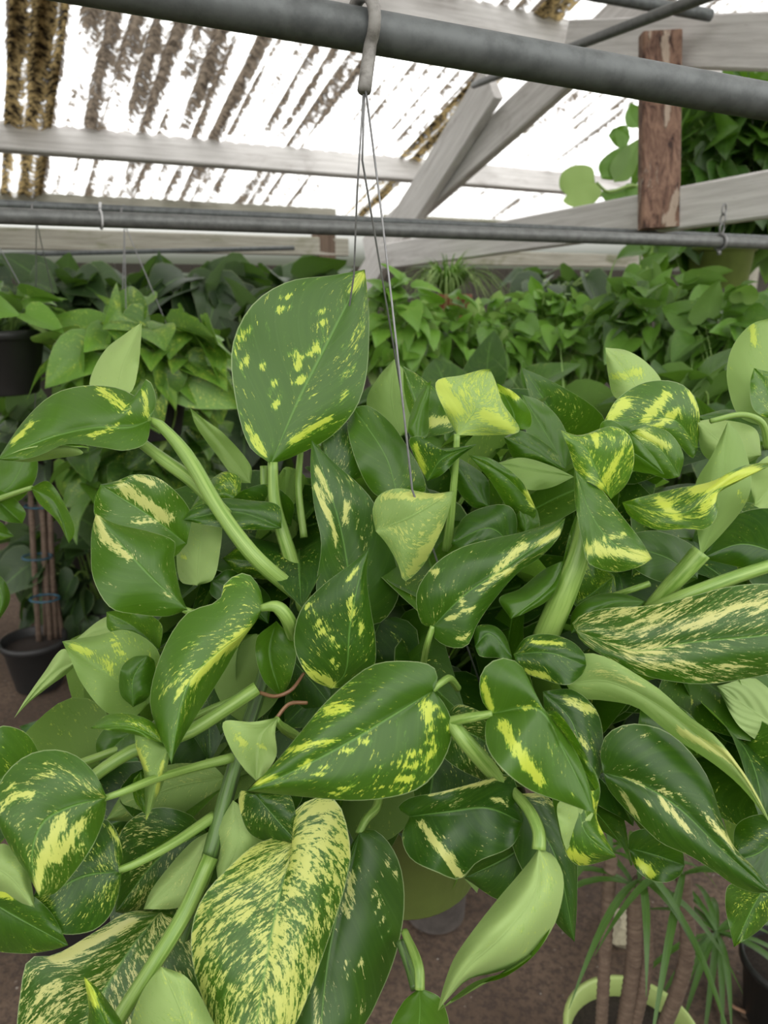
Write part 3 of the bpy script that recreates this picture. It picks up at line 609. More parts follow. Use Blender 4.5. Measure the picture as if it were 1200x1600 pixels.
H([(884,1068),(950,1065),(1025,1100),(1090,1150),(1150,1200),(1206,1290)], [(895,1030),(917,1020),(950,1028),(992,1052),(1033,1079),(1075,1118),(1117,1150),(1160,1204),(1185,1245)], [(900,1090),(940,1094),(992,1104),(1025,1129),(1062,1158),(1117,1195),(1160,1232)], d=(.48,.465,.45,.44,.44), off=(.0,.012), var=.30, lime=.2, tone=.75, under=True, strokes=[(1064,1143,1150,1188,7,1.3),(1150,1190,1198,1265,4,1.2),(930,1050,1000,1070,7,.6)])
H([(943,1207),(1000,1225),(1060,1262),(1120,1320),(1204,1394)], [(938,1180),(946,1150),(970,1134),(1000,1131),(1040,1142),(1077,1173),(1107,1217),(1127,1277),(1147,1323),(1178,1356)], [(950,1232),(973,1260),(1000,1287),(1033,1317),(1077,1337),(1117,1362),(1150,1385),(1180,1395)], d=(.465,.45,.44,.435), off=(.014,.006), var=.22, lime=.05, tone=.12, bulge=.012, strokes=[(970,1235,995,1275,4),(1035,1252,1082,1305,4),(1100,1275,1146,1322,5),(1010,1250,1020,1262,3),(1040,1238,1075,1250,4,.8),(975,1215,1010,1228,2)])
H([(982,1325),(1020,1335),(1070,1352)], [(985,1303),(1010,1295),(1045,1305),(1066,1330)], [(992,1355),(1010,1372),(1040,1379),(1062,1368)], d=(.51,.505,.50), var=.12, lime=1, tone=.1, strokes=[(998,1345,1018,1366,7,1.2)])
H([(1235,1285),(1190,1330),(1148,1345)], [(1190,1272),(1150,1290)], [(1240,1350),(1185,1385)], d=.47, var=.2, tone=.05)
H([(1195,1385),(1175,1420),(1147,1480)], [(1140,1382),(1133,1410),(1140,1450)], [(1225,1400),(1190,1450)], d=.49, var=.4, lime=.9, tone=.3)
# front right: lobed leaf hanging over
H([(767,1115),(842,1108),(880,1170),(928,1271)], [(759,1130),(761,1167),(783,1200),(825,1233),(875,1252)], [(752,1092),(750,1058),(763,1037),(787,1028),(815,1040),(832,1085),(852,1110),(878,1142),(905,1185),(924,1240)], d=(.425,.41,.41,.405), off=(-.004,.016), var=.12, lime=1, tone=.5, bulge=.007,
  strokes=[(785,1130,812,1180,10,1.2),(812,1180,845,1222,9,1.2),(752,1062,768,1108,6,1.2),(818,1105,842,1102,5),(853,1160,857,1165,3),(892,1240,895,1245,3)], pet=[(770,1115,.425),(735,1121,.43),(700,1128,.44)], prad=(6,8,8))
H([(848,1112),(880,1150),(930,1235)], [(845,1118),(880,1165),(915,1235)], [(870,1112),(908,1165),(936,1228)], d=.43, var=.4, lime=1, tone=.2)
H([(888,1165),(903,1240),(915,1300),(963,1339)], [(862,1225),(874,1300),(888,1340),(905,1353),(935,1348)], [(925,1198),(938,1233),(932,1275),(946,1308)], d=(.445,.435,.43,.43), off=(.01,.01), var=.38, lime=1, tone=.45, strokes=[(895,1195,925,1258,8),(888,1330,915,1345,8),(930,1255,940,1300,4)], label='leaf edged and blotched bright yellow')
H([(900,1250),(905,1280),(885,1330)], [(872,1255),(876,1300)], [(928,1262),(912,1300)], d=.432, var=.3, lime=1, tone=.9, under=True)
H([(848,1080),(895,1130),(922,1240)], [(895,1078),(932,1110),(943,1160),(938,1210)], [(855,1130),(895,1205)], d=(.48,.47,.465), off=(.01,.01), var=.25, lime=.5, tone=.05, strokes=[(885,1095,925,1108,7),(905,1155,918,1168,5)])
H([(802,1022),(860,1020),(916,1040)], [(822,996),(858,991),(893,1002),(913,1022)], [(815,1048),(850,1062),(887,1070),(908,1056)], d=(.48,.47,.47), off=(.01,.0), var=.26, lime=.8, tone=.12, strokes=[(822,1048,855,1058,4,1.2),(830,1003,880,1005,3)])
H([(742,1010),(765,990),(801,1030)], [(742,980),(772,978),(790,995)], [(750,1025),(780,1028)], d=.475, var=.1, tone=.15)
H([(640,1276),(700,1268),(760,1262),(817,1285)], [(622,1262),(640,1247),(690,1237),(740,1224),(797,1211),(812,1250)], [(628,1308),(642,1342),(683,1363),(717,1374),(746,1347),(800,1322)], d=(.475,.46,.45,.455), off=(.0,-.01), var=.15, lime=.15, tone=.02, strokes=[(658,1287,700,1340,8,1.1),(700,1340,717,1367,8,1.2),(670,1243,785,1215,3,1.2),(768,1248,795,1255,5),(700,1262,720,1250,4,.7)], wav=.008)
H([(842,1325),(838,1390),(785,1462),(728,1515),(684,1580)], [(824,1350),(775,1408),(733,1462),(708,1500),(692,1545)], [(866,1338),(881,1375),(871,1433),(850,1471),(817,1504),(775,1520),(733,1530),(700,1560)], d=(.425,.41,.405,.41,.42), off=(.02,.02), var=.12, lime=.9, tone=.95, under=True, bulge=.012,
  pet=[(842,1328,.426),(842,1300,.43),(828,1268,.44),(798,1232,.465)], prad=(11,10,9,7), label='long pale leaf seen from below')
H([(842,1395),(838,1470),(780,1522),(684,1580)], [(872,1400),(852,1470),(800,1515),(740,1535)], [(868,1410),(845,1480),(790,1526),(735,1542)], d=.428, var=.1, lime=.9, tone=.4)
stalk(M, [(704,1126,.44),(722,1152,.435),(755,1190,.44),(785,1225,.46)], (11,13,13,10), STEM)
H([(800,1240),(865,1330),(898,1472)], [(855,1245),(898,1320),(902,1400)], [(800,1320),(845,1410),(875,1450)], d=(.51,.50,.50), off=(.01,.01), var=.18, lime=.2, tone=.12, strokes=[(820,1240,865,1255,8,.8)])
H([(850,1300),(790,1340),(725,1372)], [(830,1275),(760,1330)], [(845,1370),(790,1408)], d=.52, var=.15, tone=.12)
H([(656,1543),(655,1600),(640,1700)], [(628,1568),(606,1625)], [(690,1562),(700,1625)], d=.46, off=(.01,.01), var=.05, tone=.6, pet=[(656,1546,.46),(654,1510,.465),(632,1455,.49)], prad=(8,8,6))
stalk(M, [(625,1470,.50),(640,1510,.49),(650,1545,.48)], (8,9), STEMD)
H([(305,1690),(290,1600),(252,1510)], [(205,1640),(208,1585),(228,1540)], [(345,1640),(325,1580),(292,1527)], d=(.43,.425,.43), off=(.012,.012), var=.42, lime=.8, tone=.9, under=True)
H([(185,1660),(165,1600),(131,1526)], [(140,1620),(138,1570)], [(200,1620),(158,1550)], d=.42, off=(.01,.01), var=.4, lime=1, tone=.3, strokes=[(133,1530,150,1570,6)])
# extra leaves between the large ones
H([(690,1125),(760,1160),(830,1230)], [(720,1100),(800,1150)], [(690,1180),(770,1225)], d=.50, var=.5, lime=.2, tone=.1)
H([(350,1110),(330,1050),(400,990)], [(390,1130),(440,1080),(430,1000)], [(345,1080),(350,1000)], d=.56, var=.2, tone=.6, under=True)
H([(432,970),(420,1020),(440,1090)], [(400,1000),(410,1060)], [(462,1010),(455,1060)], d=.51, var=.15, tone=.55)
H([(330,905),(380,930),(420,975)], [(360,890),(420,930)], [(330,930),(390,960)], d=.56, var=.1, tone=.1)
H([(440,905),(400,880),(348,872)], [(430,870),(385,850)], [(410,905),(370,895)], d=.57, var=.45, lime=1, tone=.3)
H([(430,1000),(500,1080),(520,1110)], [(480,1010),(530,1070)], [(430,1060),(480,1110)], d=.55, var=.2, tone=.05)
H([(960,900),(900,940),(890,900)], [(960,930),(915,960)], [(930,880),(900,885)], d=.55, var=.5, lime=1, tone=.3)
H([(1090,905),(1040,870),(960,850)], [(1090,860),(1030,830),(985,835)], [(1060,915),(1000,895)], d=.54, var=.05, tone=.25)
H([(1230,870),(1160,850),(1095,872)], [(1220,800),(1160,800),(1120,835)], [(1210,895),(1150,885)], d=.555, var=.05, tone=.02)
H([(870,1215),(850,1170),(760,1150)], [(880,1170),(830,1130)], [(830,1220),(780,1190)], d=.49, var=.4, lime=.2, tone=.1)
H([(1000,1110),(1050,1130),(1090,1180)], [(1030,1090),(1090,1130)], [(1000,1140),(1060,1180)], d=.51, var=.1, tone=.3)
# vines
stalk(M, [(430,985,.56),(405,1080,.54),(372,1180,.515),(348,1265,.50),(326,1345,.49)], (9,11,12,13,13), STEMD)
stalk(M, [(329,1338,.488),(290,1425,.475),(235,1515,.46),(180,1602,.45),(140,1690,.44)], (13,13,12,12), STEM)
stalk(M, [(322,1380,.50),(300,1440,.50),(272,1520,.50)], (10,11,10), STEMD)
stalk(M, [(402,1075,.50),(350,1110,.495),(290,1146,.485),(204,1175,.475),(120,1235,.46),(40,1320,.45)], (11,11,10,9), STEM)
stalk(M, [(392,1080,.53),(320,1112,.52),(240,1150,.50),(120,1195,.48)], (5,6,7), STEM)
stalk(M, [(1210,882,.52),(1140,905,.515),(1070,932,.51),(1000,960,.53)], (10,11,12,10), STEM)
stalk(M, [(1015,912,.53),(985,922,.53),(955,932,.54)], (5,5), STEM)
stalk(M, [(470,700,.60),(466,760,.59),(475,840,.58)], (5,6,6), STEM)
stalk(M, [(412,728,.58),(414,770,.58),(430,830,.585)], (6,6,6), STEM)
stalk(M, [(480,1098,.47),(452,1100,.465),(432,1122,.46)], (3,3,3), ROOT, 'aerial_root')
stalk(M, [(475,1052,.50),(455,1078,.49),(430,1088,.49),(405,1082,.50)], (2.5,3,3.2), ROOT, 'aerial_root')
stalk(M, [(1110,658,.56),(1160,648,.56),(1190,660,.56),(1200,700,.57)], (4,5,6), STEM)
stalk(M, [(860,1310,.55),(560,1200,.62),(600,1050,.62)], (6,7,8), STEMD)

# ---- generic heart leaf for inner and distant foliage
EDG = [(0, 0), (.16, -.10), (.36, -.08), (.47, .10), (.46, .30), (.34, .58), (.15, .85), (0, 1)]
LIN = [(0, 0), (.20, .06), (.26, .25), (.24, .5), (.14, .8), (0, 1)]
def heart(mb, pos, tipd, nrm, L, idx, fold=0.35, droop=0.3, edg=EDG, nu=8, nt=3, width=1.0):
    t = tipd.normalized(); n = (nrm - t*nrm.dot(t)).normalized(); s = t.cross(n)
    v = []; uv = []
    for i in range(nu+1):
        u = i/nu; ed = cr(edg, u)
        for k in range(-nt, nt+1):
            q = abs(k)/nt; x = ed[0]*q*(1 if k > 0 else -1)*width; y = u*(1-q)+ed[1]*q
            z = fold*abs(x)*(1-0.5*abs(x)) - droop*y*abs(y) + 0.03*math.sin(y*7+idx)*q
            v.append(pos+(s*x+t*y+n*z)*L); uv.append((idx+0.5+0.499*(k/nt), u))
    w_ = 2*nt+1
    mb.add(v, [(i*w_+k, i*w_+k+1, (i+1)*w_+k+1, (i+1)*w_+k) for i in range(nu) for k in range(w_-1)], uv)
def rv(r): return Vector((r.gauss(0, 1), r.gauss(0, 1), r.gauss(0, 1)))
def bush(parent, c, rad, n, size, col, seed, mat=LEAFBG, up=0.5, core=0.55, name='foliage', edg=EDG, width=1.0, stems=True, lo=-1.0, nu=8, nt=3, flat=0.5, zmax=99, acc=None):
    r = random.Random(seed); mb, st = acc or (MB(), MB()); c = Vector(c)
    k = 0
    while k < n:
        d = rv(r).normalized()
        if d.z < lo: continue
        if c.z+d.z*rad[2]*.8+size*.3 > zmax: continue
        q = core + (1-core)*r.random()**0.6
        p = c+Vector((d.x*rad[0], d.y*rad[1], d.z*rad[2]))*q
        out = Vector((d.x, d.y, d.z*0.5))
        tip = out*0.9 + Vector((0, 0, -0.55+0.5*d.z)) + rv(r)*0.45
        nrm = out*flat + Vector((0, 0, up)) + rv(r)*0.30
        s_ = size*(0.6+0.65*r.random())
        heart(mb, p, tip, nrm, s_, k, 0.15+0.5*r.random(), 0.15+0.45*r.random(), edg, nu, nt, width)
        if stems and k % 2 == 0:
            b = c+Vector((d.x*rad[0]*.25, d.y*rad[1]*.25, -rad[2]*0.5)); mdl = (b+p)/2+Vector((0, 0, rad[2]*0.25))
            st.tube([b, (b+mdl)/2+Vector((0, 0, .01)), mdl, (mdl+p)/2+Vector((0, 0, .01)), p], size*0.022, 5, False)
        k += 1
    if parent is None: return mb, st
    o = mb.build(name, mat, parent); o.color = col
    if stems and st.v: st.build('stems', STEM, parent)
    return o
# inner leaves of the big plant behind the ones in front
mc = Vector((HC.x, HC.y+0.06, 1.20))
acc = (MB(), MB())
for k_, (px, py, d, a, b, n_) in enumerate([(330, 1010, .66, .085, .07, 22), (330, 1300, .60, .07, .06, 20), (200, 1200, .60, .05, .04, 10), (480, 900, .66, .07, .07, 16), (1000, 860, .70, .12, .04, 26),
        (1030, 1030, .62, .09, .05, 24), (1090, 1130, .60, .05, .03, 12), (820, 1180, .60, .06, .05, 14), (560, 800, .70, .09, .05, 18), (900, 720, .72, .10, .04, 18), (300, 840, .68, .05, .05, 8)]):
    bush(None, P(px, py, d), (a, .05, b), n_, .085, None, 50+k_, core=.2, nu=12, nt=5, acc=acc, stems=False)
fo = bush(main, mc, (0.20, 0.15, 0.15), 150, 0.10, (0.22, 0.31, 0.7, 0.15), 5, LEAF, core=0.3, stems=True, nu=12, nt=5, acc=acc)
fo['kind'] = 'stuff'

# ---- pot, hook and wires of the big plant
def pot(parent, c, rt, rb, h, mat, name='pot', soil=True, ribs=True):
    m = MB(); t = 0.003
    m.lathe(c, [(0.0005, 0), (rb*0.96, 0), (rb, 0.004), (rt*0.97, h*0.86), (rt*1.0, h*0.87), (rt*1.05, h*0.88), (rt*1.06, h), (rt*1.0, h+0.002), (rt*0.97, h-0.002), (rt*0.93, h*0.80), (rb*0.9, 0.01), (0.0005, 0.008)])
    o = m.build(name, mat, parent)
    if soil:
        s = MB(); s.lathe((c[0], c[1], c[2]+h*0.82), [(rt*0.945, 0), (rt*0.6, 0.006), (0.0005, 0.010)]); s.build('soil', SOILP, parent)
    return o
PC = Vector((HC.x+0.032, HC.y+0.10, 1.5-0.60))
pc = P(632, 1388, 0.74); pc.z -= 0.0
PC = Vector((pc.x, pc.y+0.03, pc.z))
pot(main, PC, 0.105, 0.072, 0.16, POTG)
rimz = PC.z+0.155
hk = MB()
top = HK.copy(); pr = 0.0133
pts = []
for i in range(15):
    a = math.radians(-60+240*i/14+10)
    # hook wraps over the pipe in the vertical plane square to it
    pts.append(top + (NN*math.cos(a)*-1 + Z*math.sin(a))*(pr+0.0042))
pts = pts[::-1]
front = pts[0] if pts[0].y < pts[-1].y else pts[-1]
if pts[-1].y > pts[0].y: pts = pts[::-1]
end = P(569, 142, 0.497)
pts += [pts[-1].lerp(end, .4), pts[-1].lerp(end, .7), end]
hang = MB(); hang.tube(pts, [0.0043]*(len(pts)-3)+[0.0045, 0.0045, 0.0046], 10); ho = hang.build('hook', HOOK, main)
w_ = MB(); w_.tube([P(569, 130, .497), P(558, 300, .53), P(553, 430, .57), Vector((PC.x-0.11, PC.y, rimz))], 0.0007, 6); w_.build('wire', WIRE, main)
w_ = MB(); w_.tube([P(570, 130, .497), P(592, 300, .50), P(612, 470, .50), P(644, 765, .505), Vector((PC.x+0.09, PC.y-0.07, rimz))], 0.0008, 6); w_.build('wire', WIRE, main)
w_ = MB(); w_.tube([P(570, 135, .498), P(566, 250, .52), Vector((PC.x+0.05, PC.y+0.1, rimz))], 0.0007, 6); w_.build('wire', WIRE, main)

# ------------------------------------------------------------ neighbours at the frame's edges
def hangers(parent, c, rim, r, hookp):
    for k in range(3):
        a = 2*math.pi*k/3+0.4; m = MB(); m.tube([hookp, Vector((c[0]+r*math.cos(a), c[1]+r*math.sin(a), rim))], 0.0012, 5, False); m.build('wire', WIRE, parent)
    m = MB(); m.tube([hookp+Vector((0, -.018, .0)), hookp+Vector((0, -.014, .03)), hookp+Vector((0, 0.01, .04)), hookp+Vector((0, 0.02, .03))], 0.0025, 6); m.build('hook', WIRE, parent)
# right neighbour
rp = PA.lerp(PB, 1.75)
RC = Vector((rp.x+0.02, rp.y+0.0, 1.06))
right = thing('hanging_pothos', RC, 'pale green pothos at the right edge, its tall upright leaf beside the frame', 'plant')
hangers(right, RC, RC.z+0.15, 0.10, rp-Vector((0, 0, .03))); pot(right, RC, 0.10, 0.07, 0.15, POTG)
hl(right, [(1225,690),(1208,600),(1205,496)], [(1158,655),(1136,595),(1143,545),(1172,508)], [(1285,640),(1270,560),(1235,510)], d=(.60,.60,.61), off=(.01,.01), var=.22, lime=1, tone=.75, strokes=[(1175,510,1180,540,6)], under=True)
hl(right, [(1215,660),(1195,600),(1178,575)], [(1178,640),(1172,600)], [(1240,640),(1220,590)], d=.58, var=.35, lime=1, tone=.6)
hl(right, [(1190,712),(1140,700),(1088,658)], [(1180,670),(1120,655)], [(1150,730),(1100,712)], d=.575, var=.1, tone=1, under=True)
hl(right, [(1260,720),(1220,750),(1178,790)], [(1230,700),(1175,735)], [(1260,790),(1205,800)], d=.56, var=.1, tone=1, under=True)
hl(right, [(1200,690),(1170,670),(1090,650)], [(1195,655),(1140,640)], [(1180,700),(1130,690)], d=.60, var=.2, lime=1, tone=.4)
bush(right, RC+Vector((0.08, 0.05, .24)), (0.20, 0.18, 0.13), 60, 0.11, (0.25, .7, .9, .4), 21, LEAF, nu=10, nt=4)
# left neighbour
lp = QA.lerp(QB, -0.25)
LC = Vector((P(-330, 900, 0.95).x, P(-330, 900, 0.95).y, 1.12))
lp2 = Vector((LC.x, LC.y, 0))
left = thing('hanging_pothos', LC, 'mostly out-of-frame pothos at the left edge, one drooping green leaf showing', 'plant')
lt = PA+(PB-PA)*((LC.x-PA.x)/(PB.x-PA.x)); 
LC = Vector((lt.x, lt.y+0.0, 1.10)); left.location = LC
hangers(left, LC, LC.z+0.15, 0.10, lt-Vector((0, 0, .03))); pot(left, LC, 0.10, 0.07, 0.15, POTG)
hl(left, [(48,762),(85,785),(108,850)], [(75,752),(105,795),(117,830)], [(60,785),(90,815)], d=.75, var=.25, lime=1, tone=.5, pet=[(50,762,.75),(20,772,.76),(-60,800,.80)], prad=(4,5,6))
hl(left, [(-20,775),(15,760),(45,705)], [(-10,730),(25,705)], [(25,785),(55,750),(58,715)], d=.80, var=.0, lime=1, tone=.6)
hl(left, [(-30,760),(5,790),(35,818)], [(10,770),(40,800)], [(-20,800),(10,815)], d=.78, var=.05, tone=.4)
hl(left, [(-40,900),(0,930),(-5,975)], [(0,900),(16,935)], [(-40,950),(-20,970)], d=.78, var=.05, tone=.4)
hl(left, [(-50,800),(-5,830),(22,838)], [(0,815),(15,830)], [(-40,840),(-5,845)], d=.78, var=.2, lime=1, tone=.4)

# peace lily on a stand at the right
lil = thing('peace_lily', P(1460, 1400, .95), 'peace lily with ribbed plain green leaves at the right edge below the speckled leaf', 'plant')
for a in (dict(mid=[(1085,1070),(1160,1110),(1250,1180),(1330,1280)], A=[(1150,1045),(1230,1070),(1310,1170)], B=[(1100,1120),(1165,1190),(1250,1250)], tone=.65),
          dict(mid=[(1090,1192),(1160,1215),(1240,1240),(1330,1300)], A=[(1130,1180),(1200,1178),(1280,1220)], B=[(1110,1240),(1170,1280),(1250,1290)], tone=.5),
          dict(mid=[(1300,1190),(1220,1140),(1120,1072)], A=[(1260,1090),(1180,1060)], B=[(1250,1190),(1160,1140)], tone=.95, under=True)):
    hl(lil, a['mid'], a['A'], a['B'], d=.60 if not a.get('under') else .56, var=0, tone=a['tone'], mat=LILY, under=a.get('under', False), pet=[(a['mid'][-1][0], a['mid'][-1][1], .6), (1420, 1330, .8), (1460, 1400, .95)], prad=(4, 5, 6))
lc = P(1460, 1400, .95); pot(lil, (lc.x, lc.y, 0.0), 0.13, 0.10, lc.z, POTGR)

# ------------------------------------------------------------ background plants
def depth_pt(px, py, d): return P(px, py, d)
BG = [
 # px, py, rx, ry (pixels), depth, leaves, leaf size, colour(var,seed,lime,tone), pot material, support, label
 (225, 560, 120, 80, 1.75, 120, .105, (.45,.1,.9,.60), POTK, 'hang', 'yellow-flecked pothos hanging behind the big plant, left of its tallest leaf'),
 (-5, 500, 95, 42, 1.7, 55, .085, (.25,.5,.5,.55), POTK, 'hang', 'pothos in a black pot cut off by the left edge'),
 (240, 720, 130, 90, 2.1, 130, .11, (.30,.2,.9,.12), POTK, 'bench', 'dark trailing pothos just above the folded leaf of the big plant at left'),
 (80, 680, 100, 55, 2.25, 70, .10, (.15,.9,.9,.15), POTK, 'hang', 'small shadowy pothos at the left, above the brown canes'),
 (715, 545, 105, 80, 2.35, 330, .062, (.10,.3,.8,.75), POTG, 'bench', 'bushy green pothos right of the wires in the middle distance'),
 (850, 535, 120, 80, 2.45, 360, .062, (.12,.6,.9,.9), POTG, 'bench', 'bushy bright green pothos filling the middle distance right of centre'),
 (622, 515, 50, 70, 2.1, 90, .07, (.28,.8,.4,.95), TERRA, 'bench', 'pale grey-green trailing plant in an orange pot beside the tallest leaf'),
 (1030, 520, 95, 85, 2.2, 190, .085, (.15,.4,.7,.35), POTG, 'bench', 'leafy plant behind the tall grass blades at the right'),
 (1155, 545, 90, 80, 2.0, 150, .09, (.12,.7,.7,.5), POTG, 'bench', 'broad-leaved plant under the hanging green pot at the right'),
 (40, 475, 95, 55, 3.3, 60, .22, (.10,.2,.2,.10), TERRA, 'shelf', 'large-leaved philodendron at far left under the eave'),
 (165, 470, 90, 62, 3.4, 60, .22, (.05,.6,.2,.16), TERRA, 'shelf', 'large-leaved philodendron second from the left under the eave'),
 (300, 470, 95, 65, 3.5, 60, .23, (.0,.4,.2,.03), TERRA, 'shelf', 'dark philodendron third from the left under the eave'),
 (425, 480, 90, 80, 3.6, 60, .26, (.0,.8,.2,.0), TERRA, 'shelf', 'very dark philodendron with the biggest leaves, behind the tallest pothos leaf'),
 (870, 440, 75, 35, 4.2, 30, .25, (.0,.3,.2,.0), TERRA, 'shelf', 'dark round-leaved plant far back below the pale beam'),
 (390, 620, 80, 130, 3.1, 80, .2, (.0,.9,.2,.02), POTK, 'floor', 'dark broad-leaved plant in shade behind the tallest leaf'),
 (160, 880, 170, 120, 3.2, 110, .16, (.05,.45,.6,.04), POTK, 'floor', 'dark leafy plant on the ground behind the left stems'),
 (1120, 660, 130, 70, 1.7, 90, .13, (.05,.25,.5,.10), POTG, 'bench', 'dark plant in the gap below the right-hand leaves'),
 (760, 660, 190, 60, 1.9, 110, .12, (.08,.65,.5,.08), POTG, 'bench', 'dark plant half hidden behind the yellow-lime leaf'),
]
BENCHZ = 0.86
def basket(e_):
    px, py, rx, ry, d, n, size, col, pm, sup, label = e_
    c = P(px, py, d); Rx = rx*d/FPX; Rz = ry*d/FPX
    ptz = c.z-Rz*0.75
    hgt = 0.14 if sup != 'shelf' else 0.18
    if sup == 'bench': base = BENCHZ
    elif sup == 'floor': base = 0.0
    elif sup == 'shelf': base = c.z-Rz*0.55-hgt
    else: base = c.z-Rz*0.35-hgt
    nm = {'hang': 'hanging_pothos', 'shelf': 'potted_philodendron'}.get(sup, 'potted_plant')
    t = thing(nm, (c.x, c.y, base), label, 'plant')
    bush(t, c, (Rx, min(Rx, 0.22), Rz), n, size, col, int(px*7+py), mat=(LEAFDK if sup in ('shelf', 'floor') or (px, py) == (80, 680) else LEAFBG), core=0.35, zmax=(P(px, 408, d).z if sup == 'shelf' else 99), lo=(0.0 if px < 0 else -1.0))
    if sup in ('bench', 'floor'): hgt = max(0.12, min(0.20, c.z-base-0.05))
    pot(t, (c.x, c.y, base), 0.095 if sup != 'shelf' else .1, 0.07, hgt, pm)
    top = base+hgt
    if c.z-Rz*0.3 > top:
        m = MB()
        for k in range(5):
            a = k*1.3; m.tube([Vector((c.x+.03*math.cos(a), c.y+.03*math.sin(a), top-.02)), Vector((c.x+.05*math.cos(a), c.y+.05*math.sin(a), (top+c.z)/2)), c+Vector((.09*math.cos(a), .05*math.sin(a), 0))], 0.006, 6)
        m.build('stems', STEMD, t)
    if sup == 'hang':
        # straight up to the thin conduit
        k = (c.y-RA.y)/(RB.y-RA.y); k = (c-RA).dot((RB-RA))/(RB-RA).length_squared; hp = RA.lerp(RB, k)
        hangers(t, c, base+hgt, 0.095, Vector((hp.x, hp.y, hp.z-0.03)))
    return t
shelfz = None
bts = [basket(b) for b in BG]
# benches (grey planks on legs)
def bench(pa, pb, z, dep, label):
    a, b = Vector(pa), Vector(pb); a.z = b.z = z; ax = (b-a).normalized(); nn = Vector((-ax.y, ax.x, 0))
    t = thing('plant_bench', ((a+b)/2).to_tuple()[:2]+(0,), label, 'bench')
    m = MB(); k = 6
    for i in range(k):
        o = nn*((i+0.5)/k-0.5)*dep; m.board(a+o, b+o, nn, dep/k*0.85, 0.025)
    for o in m.v: pass
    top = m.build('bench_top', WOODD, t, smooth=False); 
    L = (b-a).length
    for q in (0.04, .96):
        for s in (-1, 1):
            p = a.lerp(b, q)+nn*s*dep*.42; mm = MB(); mm.box((p.x, p.y, (z-.0095)/2), ax*.03, nn*.03, Z*((z-.0125)/2-.001)); mm.build('leg', WOODD, t, smooth=False)
    return t
bench(P(215, 700, 2.3), P(500, 700, 2.35), BENCHZ-0.0135, 0.75, 'dark plank bench at the left carrying shaded pothos')
bench(P(470, 640, 2.15), P(1480, 640, 2.15), BENCHZ-0.0135, 1.3, 'dark plank bench at the right carrying the bushy plants')
# shelf under the eave for the philodendrons
# shelf heights follow the plants standing on them
sh = thing('plant_shelf', (-1.2, 3.6, 0), 'dark shelf of planks under the eave behind the philodendrons', 'shelf')
zs = min(b.location.z for b in bts if b.name.startswith('potted_philodendron'))
for b in bts:
    if b.name.startswith('potted_philodendron'):
        m = MB(); x, y, z = b.location; m.box((x, y, (z-.002)/2), Vector((.11, 0, 0)), Vector((0, .11, 0)), Z*((z-.002)/2)); m.build('shelf_stand', WOODD, sh, smooth=False)

# fine-leaved plants far back in the middle
def grass(parent, c, n, L, mat, seed, spread=0.5, wid=0.006, droop=0.6, name='blades', col=None, seg=7):
    r = random.Random(seed); mb = MB(); c = Vector(c)
    for k in range(n):
        a = r.random()*2*math.pi; o = Vector((math.cos(a), math.sin(a), 0)); e_ = spread*(0.3+0.7*r.random()); l = L*(.6+.5*r.random())
        sdv = Vector((-o.y, o.x, 0)); v = []; uv = []
        for i in range(seg+1):
            u = i/seg; p = c+o*(0.01+e_*l*u*(0.6+0.4*u)) + Z*(l*u*(1-droop*u*u*e_*1.4))
            w2 = wid*(0.35+0.65*math.sin(math.pi*min(1, u*0.75+.25)))*(1-u**3)
            v += [p-sdv*w2, p+Z*0.0+o*w2*.25, p+sdv*w2]; uv += [(k+.01, u), (k+.5, u), (k+.99, u)]
        mb.add(v, [(i*3+j, i*3+j+1, (i+1)*3+j+1, (i+1)*3+j) for i in range(seg) for j in range(2)], uv)
    o = mb.build(name, mat, parent)
    o.color = col or (0, .3, .5, .5); return o
g1c = P(700, 445, 3.3)
g1 = thing('asparagus_fern', (g1c.x, g1c.y, g1c.z-.1), 'wispy olive fern far back between the truss foot and the pale beam', 'plant')
gf = grass(g1, g1c-Z*.05, 260, .30, LEAFBG, 4, 1.2, .004, .8, col=(.0, .4, .8, .8)); gf['kind'] = 'stuff'
pot(g1, (g1c.x, g1c.y, g1c.z-.20), .1, .08, .16, TERRA)
m = MB(); m.box((g1c.x, g1c.y, (g1c.z-.202)/2), Vector((.13, 0, 0)), Vector((0, .13, 0)), Z*((g1c.z-.202)/2)); o = m.build('plant_stand', WOODD, smooth=False); tag(o, 'dark timber stand under the wispy olive fern', 'stand')
# tall blades in front of the right-hand plants
for i, (px, py, n, L, sd, tn, lab) in enumerate([(900, 640, 9, .42, 11, .75, 'sparse tall blades leaning left behind the lime leaf'), (1060, 620, 12, .50, 12, .8, 'clump of tall green blades behind the round speckled leaf'), (1160, 600, 10, .48, 13, .75, 'tall blades at the right below the hanging green pot')]):
    c = P(px, py, 1.72+.05*i); t = thing('grass_plant', (c.x, c.y, BENCHZ+.002), lab, 'plant')
    pot(t, (c.x, c.y, BENCHZ), .075, .055, .12, POTG)
    st_ = Vector((c.x, c.y, BENCHZ+.1)); Lr = (c.z-st_.z)+L*.5
    grass(t, st_, n*2, Lr, LEAFBG, sd, .55, .0048, .45, col=(.1, .2*i, .8, tn), seg=10)

